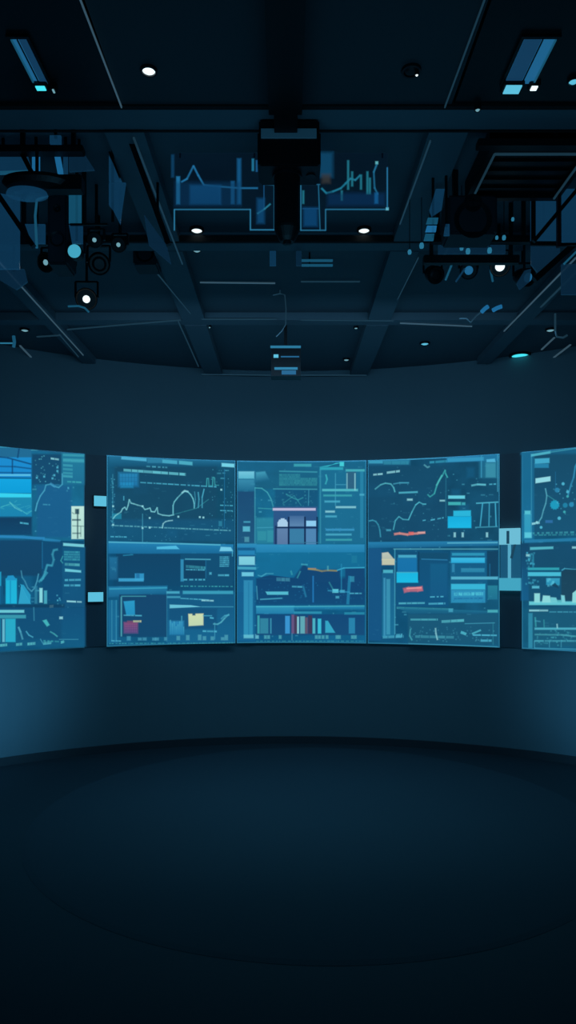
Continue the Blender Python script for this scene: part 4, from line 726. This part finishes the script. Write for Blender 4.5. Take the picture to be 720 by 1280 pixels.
# ------------------------------------------------------------------ hanging gear at the left
def panes(name, lst, d, label, cat, group, hx, th=.012):
    al = [p for q, m in lst for p in q]; r = empty(name, at(sum(p[0] for p in al)/len(al), max(p[1] for p in al), d), label, cat, group)
    for q, m in lst: part('pane', sheet(d, q, th), M[m], r)
    part('clip', box(B(), at(hx, 0, d).x-.006, at(hx, 0, d).x+.006, d+th, d+th+.008, at(0, max(p[1] for p in al)-4, d).z, ZB+.056), M['black'], r)
def slab(name, pts, d, m, label, cat, group=None, th=.012, hang=None):
    r = empty(name, at(sum(p[0] for p in pts)/len(pts), max(p[1] for p in pts), d), label, cat, group)
    part('pane', sheet(d, pts, th), M[m], r)
    hx = hang if hang is not None else sum(p[0] for p in pts)/len(pts); top = min(p[1] for p in pts)
    zt = at(0, top, d).z
    if zt < ZB+.05: part('clip', box(B(), at(hx, 0, d).x-.006, at(hx, 0, d).x+.006, d+th*.2, d+th*.8, zt-.01, ZB+.056), M['black'], r)
    return r
def rail(x0, x1, y0, y1, d, th, label, rods, name='lighting_rail'):
    a, b = at(x0, y0, d), at(x1, y1, d); root = empty(name, ((a.x+b.x)/2, d+th/2, b.z), label, 'rail', 'black rails hanging from the ceiling')
    part('beam', box(B(), a.x, b.x, d, d+th, b.z, a.z, .004), M['black'], root)
    for rx in rods:
        x = at(rx, 0, d).x; part('rod', box(B(), x-.009, x+.009, d+th*.3, d+th*.3+.018, a.z, ZB+.056), M['black'], root)
    return root
rail(-40, 103, 180, 188.5, 3.16, .05, 'long black rail at the left, topmost', (26, 90))
G = 'blue glass screens hanging at the left'
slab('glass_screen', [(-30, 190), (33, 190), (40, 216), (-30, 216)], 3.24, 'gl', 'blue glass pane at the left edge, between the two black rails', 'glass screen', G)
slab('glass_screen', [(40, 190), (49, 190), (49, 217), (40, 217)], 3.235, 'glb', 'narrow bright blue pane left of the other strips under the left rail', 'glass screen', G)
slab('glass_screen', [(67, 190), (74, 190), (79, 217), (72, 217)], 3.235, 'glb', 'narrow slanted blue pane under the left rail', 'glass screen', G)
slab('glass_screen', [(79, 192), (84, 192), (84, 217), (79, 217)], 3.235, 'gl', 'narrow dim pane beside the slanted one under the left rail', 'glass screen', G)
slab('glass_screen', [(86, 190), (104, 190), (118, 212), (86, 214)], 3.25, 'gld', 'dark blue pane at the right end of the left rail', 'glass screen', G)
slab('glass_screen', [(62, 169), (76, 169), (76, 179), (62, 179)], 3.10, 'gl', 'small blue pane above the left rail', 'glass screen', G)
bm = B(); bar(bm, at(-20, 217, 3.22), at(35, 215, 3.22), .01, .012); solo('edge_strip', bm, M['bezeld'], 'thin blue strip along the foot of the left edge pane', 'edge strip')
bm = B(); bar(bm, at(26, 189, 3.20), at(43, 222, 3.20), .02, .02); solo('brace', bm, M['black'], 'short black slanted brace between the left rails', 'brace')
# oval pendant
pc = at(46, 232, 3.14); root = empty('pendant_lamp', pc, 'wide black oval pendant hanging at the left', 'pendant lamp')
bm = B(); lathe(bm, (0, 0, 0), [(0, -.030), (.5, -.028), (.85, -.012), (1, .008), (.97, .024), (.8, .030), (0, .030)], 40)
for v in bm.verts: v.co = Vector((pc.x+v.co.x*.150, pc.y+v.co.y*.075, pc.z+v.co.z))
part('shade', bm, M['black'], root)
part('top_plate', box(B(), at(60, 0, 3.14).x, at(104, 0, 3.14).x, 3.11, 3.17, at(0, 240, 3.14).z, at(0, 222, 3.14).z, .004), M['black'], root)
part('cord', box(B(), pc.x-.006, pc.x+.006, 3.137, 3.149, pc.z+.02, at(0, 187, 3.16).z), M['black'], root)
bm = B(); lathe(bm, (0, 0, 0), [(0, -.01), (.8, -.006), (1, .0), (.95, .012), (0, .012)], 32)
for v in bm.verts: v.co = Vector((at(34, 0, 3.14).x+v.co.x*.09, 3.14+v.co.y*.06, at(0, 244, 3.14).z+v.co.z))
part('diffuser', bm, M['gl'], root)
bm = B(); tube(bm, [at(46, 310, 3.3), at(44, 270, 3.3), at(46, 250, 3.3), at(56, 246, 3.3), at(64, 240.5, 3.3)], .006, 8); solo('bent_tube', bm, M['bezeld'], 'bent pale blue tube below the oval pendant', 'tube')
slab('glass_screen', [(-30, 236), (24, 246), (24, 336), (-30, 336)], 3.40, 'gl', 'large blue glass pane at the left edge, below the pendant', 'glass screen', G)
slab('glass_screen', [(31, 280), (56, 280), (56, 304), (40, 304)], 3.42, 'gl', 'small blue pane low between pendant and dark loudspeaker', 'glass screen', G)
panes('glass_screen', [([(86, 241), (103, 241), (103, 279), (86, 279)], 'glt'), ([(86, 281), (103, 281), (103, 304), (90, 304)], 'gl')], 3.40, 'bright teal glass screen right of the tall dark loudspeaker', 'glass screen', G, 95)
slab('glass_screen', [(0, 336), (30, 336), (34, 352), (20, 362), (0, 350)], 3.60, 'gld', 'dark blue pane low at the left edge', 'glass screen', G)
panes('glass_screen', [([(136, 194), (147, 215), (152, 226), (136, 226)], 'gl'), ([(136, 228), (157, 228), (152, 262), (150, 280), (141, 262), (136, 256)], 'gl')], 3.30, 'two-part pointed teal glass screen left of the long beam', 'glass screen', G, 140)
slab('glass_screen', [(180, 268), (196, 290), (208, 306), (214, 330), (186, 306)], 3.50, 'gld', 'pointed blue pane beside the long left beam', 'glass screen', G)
bm = B(); bar(bm, at(163, 175, 3.2), at(211, 306, 3.2), .024, .024); solo('brace', bm, M['black'], 'long black slanted brace left of the hanging chart display', 'brace')
bm = B(); bar(bm, at(-6, 238, 3.25), at(42, 308, 3.25), .022, .022); solo('brace', bm, M['black'], 'black slanted brace at the left edge, crossing the large blue pane', 'brace')
bm = B(); bar(bm, at(137, 190, 3.28), at(150, 222, 3.28), .010, .010); solo('brace', bm, M['black'], 'thin black brace over the teal pair of panes', 'brace')
rail(-30, 60, 302, 305, 3.55, .03, 'thin black rail low at the left edge', (28,))
rail(86, 135, 278.5, 280.5, 3.38, .02, 'thin short black rail under the bright teal pane', (104,))
# loudspeakers / dark mass
def speaker(x0, y0, x1, y1, d, label, bo=0):
    a, b = at(x0, y0, d), at(x1, y1, d); root = empty('hanging_loudspeaker', ((a.x+b.x)/2, d, b.z), label, 'loudspeaker', 'dark loudspeakers hanging from the ceiling')
    part('cabinet', box(B(), a.x, b.x, d, d+.16, b.z, a.z, .01), M['cab'], root)
    cx = (a.x+b.x)/2; w_ = (b.x-a.x)
    bm = B(); lathe(bm, (cx, d, b.z+(a.z-b.z)*.35), [(w_*.36, -.001), (w_*.38, .006), (w_*.30, .002), (w_*.1, -.02), (0, -.012)], 24, (0, -1, 0)); part('woofer', bm, M['dark'], root)
    bm = B(); lathe(bm, (cx, d, b.z+(a.z-b.z)*.78), [(w_*.18, -.001), (w_*.18, .005), (w_*.08, .001), (0, .004)], 20, (0, -1, 0)); part('tweeter', bm, M['dark'], root)
    part('bracket', box(B(), cx+bo-.012, cx+bo+.012, d+.05, d+.075, a.z, ZB+.056), M['black'], root)
    return root
speaker(59, 241, 84, 330, 3.50, 'tall dark loudspeaker hanging at the left, below the oval pendant')
# stage lights
def stage_light(x, y, d, r, aim, label, m='white', lr=.35, group='black stage spotlights hanging from the ceiling'):
    p = at(x, y, d); aim = Vector(aim).normalized(); root = empty('stage_spotlight', p, label, 'spotlight', group)
    bm = B(); lathe(bm, p, [(0, -r*2.4), (r*.7, -r*2.3), (r*.95, -r*1.4), (r, -.2*r), (r*1.08, 0), (r*1.0, .1*r), (r*.9, 0), (0, 0)], 22, aim); part('can', bm, M['black'], root)
    bm = B(); lathe(bm, p, [(0, .14*r), (r*lr*.7, .12*r), (r*lr, 0), (0, 0)], 18, aim); part('lens', bm, M[m], root)
    q = p-aim*r*1.2
    bm = B(); bar(bm, q+Vector((-r*1.12, 0, 0)), q+Vector((-r*1.12, 0, r*1.6)), .01, .014); bar(bm, q+Vector((r*1.12, 0, 0)), q+Vector((r*1.12, 0, r*1.6)), .01, .014); bar(bm, q+Vector((-r*1.12, 0, r*1.6)), q+Vector((r*1.12, 0, r*1.6)), .014, .01); part('yoke', bm, M['dark'], root)
    bm = B(); tube(bm, [q+Vector((0, 0, r*1.6)), Vector((q.x, q.y, ZB+.056))], .008, 8); part('stem', bm, M['black'], root)
    return root
stage_light(93, 314, 3.45, .034, (0, -1, -.1), 'stage spotlight with a round teal lens at the left', 'tagd', 1.0)
stage_light(80, 333, 3.70, .045, (.1, -1, -.5), 'black stage spotlight with small white glint, left cluster, upper', 'white', .6)
stage_light(57, 328, 3.95, .05, (-.3, -1, -.4), 'black stage spotlight with tiny glint, nearest the left edge', 'dim', .3)
stage_light(108, 374, 4.3, .06, (.25, -1, -.5), 'black stage spotlight, lowest of the left cluster', 'white', .36)
stage_light(124, 330, 3.9, .055, (.3, -1, -.6), 'black unlit stage spotlight at the right of the left cluster', 'dark', .7)
stage_light(625, 333, 4.0, .052, (-.2, -1, -.5), 'black stage spotlight with bright white glint, right cluster', 'white', .5)
stage_light(586, 338, 4.3, .05, (-.2, -1, -.6), 'black stage spotlight with blue lens, right cluster, left one', 'tagd' if 0 else 'blue', .5)
stage_light(545, 344, 4.4, .05, (.2, -1, -.6), 'black unlit stage spotlight beside the right long beam', 'dark', .7)
stage_light(660, 347, 4.3, .05, (.3, -1, -.5), 'black stage spotlight with dim blue lens, right cluster, right one', 'blue', .55)
for k, (x, y, d) in enumerate(((118, 300, 3.6), (148, 306, 3.66))): stage_light(x, y, d, .035, (0, -1, -.4), 'small black spotlight near the left beam, %s one' % ('left', 'right')[k], 'dim', .3)
bm = B(); tube(bm, [at(85, 383, 4.3), at(98, 382.5, 4.3), at(106, 385, 4.3), at(111, 390, 4.3)], .006, 8); solo('bent_tube', bm, M['bezeld'], 'small bent blue tube below the left spotlight cluster', 'tube')
bm = B(); tube(bm, [at(17, 420, 5.2), at(18, 428, 5.2), at(17, 434, 5.2)], .012, 8); solo('bent_tube', bm, M['bezeld'], 'short upright blue tube at the far left', 'tube')
bm = B(); tube(bm, [at(574, 398, 5), at(583, 398, 5), at(588, 403, 5), at(596, 394, 5), at(604, 388, 5)], .006, 8); solo('bent_tube', bm, M['steeld'], 'forked pale tube in the far right bay', 'tube')
for k, (x, y, X, Y) in enumerate(((602, 390, 610, 383), (616, 388, 627, 383))):
    bm = B(); tube(bm, [at(x, y, 4.9), at((x+X)/2, (y+Y)/2-.6, 4.9), at(X, Y, 4.9)], .014, 8); solo('light_bar', bm, M['glb'], 'short slanted blue light bar in the far right bay, %s one' % ('left', 'right')[k], 'light bar')
bm = B(); tube(bm, [at(694, 392, 5.2), at(694, 414, 5.2), at(696, 421, 5.2), at(704, 422, 5.2), at(709, 419, 5.2)], .008, 8); solo('bent_tube', bm, M['steeld'], 'thin hooked pale tube at the far right', 'tube')
speaker(166, 292, 196, 330, 4.35, 'small dark loudspeaker hanging beside the left long beam')

# ------------------------------------------------------------------ hanging gear at the right
za = ZC-.01
def hatch(x0, x1, ya, yb, label):
    root = empty('vent_frame', ((x0+x1)/2, (ya+yb)/2, H+za-.02), label, 'vent frame', 'black vent frames in the ceiling')
    bm = B(); t = .03; z0, z1 = H+za-.03, ZB+.056
    box(bm, x0-t, x0, ya-t, yb+t, z0, z1); box(bm, x1, x1+t, ya-t, yb+t, z0, z1); box(bm, x0, x1, ya-t, ya, z0, z1); box(bm, x0, x1, yb, yb+t, z0, z1); part('frame', bm, M['black'], root)
    part('grille', box(B(), x0, x1, ya, yb, H+za, H+za+.01), M['black'], root)
    for k in range(5): yy = ya+(yb-ya)*(k+.5)/5; bm = B(); bar(bm, (x0+.001, yy, H+za-.008), (x1-.001, yy, H+za-.008), .03, .004); part('louver', bm, M['dark'], root)
    bm = B(); bar(bm, (x0, ya-.002, z0-.004), (x1, ya-.002, z0-.004), .008, .008); bar(bm, (x0, ya, z0-.004), (x0, yb, z0-.004), .008, .008); bar(bm, (x1, ya, z0-.004), (x1, yb, z0-.004), .008, .008); part('edge_trim', bm, M['steeld'], root)
hatch(.925, 1.33, 3.20, 3.58, 'black square vent frame with pale edges at the right of the ceiling')
rail(598, 760, 172, 181, 3.10, .05, 'long black rail at the right, above the vent frame', (697,))
rail(540, 664, 295, 302, 3.68, .04, 'black rail low at the right, below the dark cabinet', (548, 656))
rail(530, 650, 318, 328, 3.80, .04, 'black rail behind the row of tiny lamps at the right', (540, 640))
G2 = 'blue glass screens hanging at the right'
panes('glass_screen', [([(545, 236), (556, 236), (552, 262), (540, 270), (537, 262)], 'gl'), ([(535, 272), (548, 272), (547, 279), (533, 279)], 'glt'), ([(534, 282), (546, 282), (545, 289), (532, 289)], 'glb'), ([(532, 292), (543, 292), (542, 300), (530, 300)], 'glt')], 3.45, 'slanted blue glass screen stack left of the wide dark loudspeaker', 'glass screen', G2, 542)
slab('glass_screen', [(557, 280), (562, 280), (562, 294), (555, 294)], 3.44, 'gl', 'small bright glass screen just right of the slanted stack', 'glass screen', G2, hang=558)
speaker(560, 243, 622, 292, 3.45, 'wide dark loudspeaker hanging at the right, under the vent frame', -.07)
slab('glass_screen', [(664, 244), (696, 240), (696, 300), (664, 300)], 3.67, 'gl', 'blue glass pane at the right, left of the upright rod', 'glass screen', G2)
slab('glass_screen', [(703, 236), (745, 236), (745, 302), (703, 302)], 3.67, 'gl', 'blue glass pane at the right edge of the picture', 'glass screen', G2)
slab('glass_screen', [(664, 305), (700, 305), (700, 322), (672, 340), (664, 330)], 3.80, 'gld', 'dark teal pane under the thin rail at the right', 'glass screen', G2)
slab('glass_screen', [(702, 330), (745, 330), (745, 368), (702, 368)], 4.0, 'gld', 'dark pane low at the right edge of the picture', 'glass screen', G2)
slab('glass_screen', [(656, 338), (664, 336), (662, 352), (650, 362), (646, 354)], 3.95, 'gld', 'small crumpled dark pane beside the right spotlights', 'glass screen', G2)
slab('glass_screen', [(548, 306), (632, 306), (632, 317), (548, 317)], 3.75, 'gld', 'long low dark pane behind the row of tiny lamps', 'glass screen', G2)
rail(664, 760, 303, 306, 3.635, .02, 'thin black rail across the right blue panes', (668,))
bm = B(); bar(bm, at(667, 302, 3.5), at(724, 234, 3.5), .018, .018); solo('brace', bm, M['black'], 'black slanted brace crossing the right blue panes', 'brace')
bm = B(); bar(bm, at(668, 350, 3.7), at(724, 300, 3.7), .03, .03); solo('brace', bm, M['black'], 'thick black slanted brace low at the right', 'brace')
bm = B(); bar(bm, at(705, 330, 3.66), at(720, 315, 3.66), .010, .010); solo('edge_strip', bm, M['bezeld'], 'short blue strip on the thick right brace', 'edge strip')
M['rust'] = mat('dull_red_metal', (70, 24, 34), .5, .2, .1, 5)
bm = B(); box(bm, at(697, 0, 3.55).x, at(701, 0, 3.55).x, 3.55, 3.57, at(0, 308, 3.55).z, at(0, 236, 3.55).z); box(bm, at(694, 0, 3.55).x, at(704, 0, 3.55).x, 3.545, 3.575, at(0, 240, 3.55).z, at(0, 236, 3.55).z); solo('upright_rod', bm, M['rust'], 'dull red upright rod between the right blue panes', 'rod')
# row of tiny lamps on the right rail
for k, (x, y, r) in enumerate(((577, 310, .010), (585, 314, .012), (612, 313, .012), (621, 297, .008), (630, 297, .010), (527, 307, .012), (512, 315, .010), (641, 274, .008))):
    p = at(x, y, 3.645); root = empty('pin_lamp', p, 'tiny pin lamp, ' + ('first in the row from the left', 'second in the row from the left', 'third in the row from the left', 'left of the pair at the end of the black rail', 'right of the pair at the end of the black rail', 'just right of the long beam, upper', 'just right of the long beam, lower', 'alone under the vent frame')[k], 'pin lamp', 'tiny pin lamps at the right')
    bm = B(); lathe(bm, p, [(0, r*1.3), (r*.7, r), (r, 0), (r*.8, -r), (0, -r*1.2)], 14); part('bulb', bm, M['bezel'], root)
    bm = B(); tube(bm, [p+Vector((0, .0, r)), Vector((p.x, p.y, ZB+.056))], .002, 6); part('stem', bm, M['black'], root)
for k, (x, y, X, Y) in enumerate(((565, 330, 557, 350), (581, 336, 570, 352), (613, 337, 616, 352))):
    bm = B(); tube(bm, [at(x, y, 4.1), at(X, Y, 4.1)], .006, 6); solo('glass_rod', bm, M['bezeld'] if k != 1 else M['gl'], 'thin slanted glass rod in the right cluster, %s' % ('leftmost', 'middle one', 'rightmost, near the white glint')[k], 'rod')
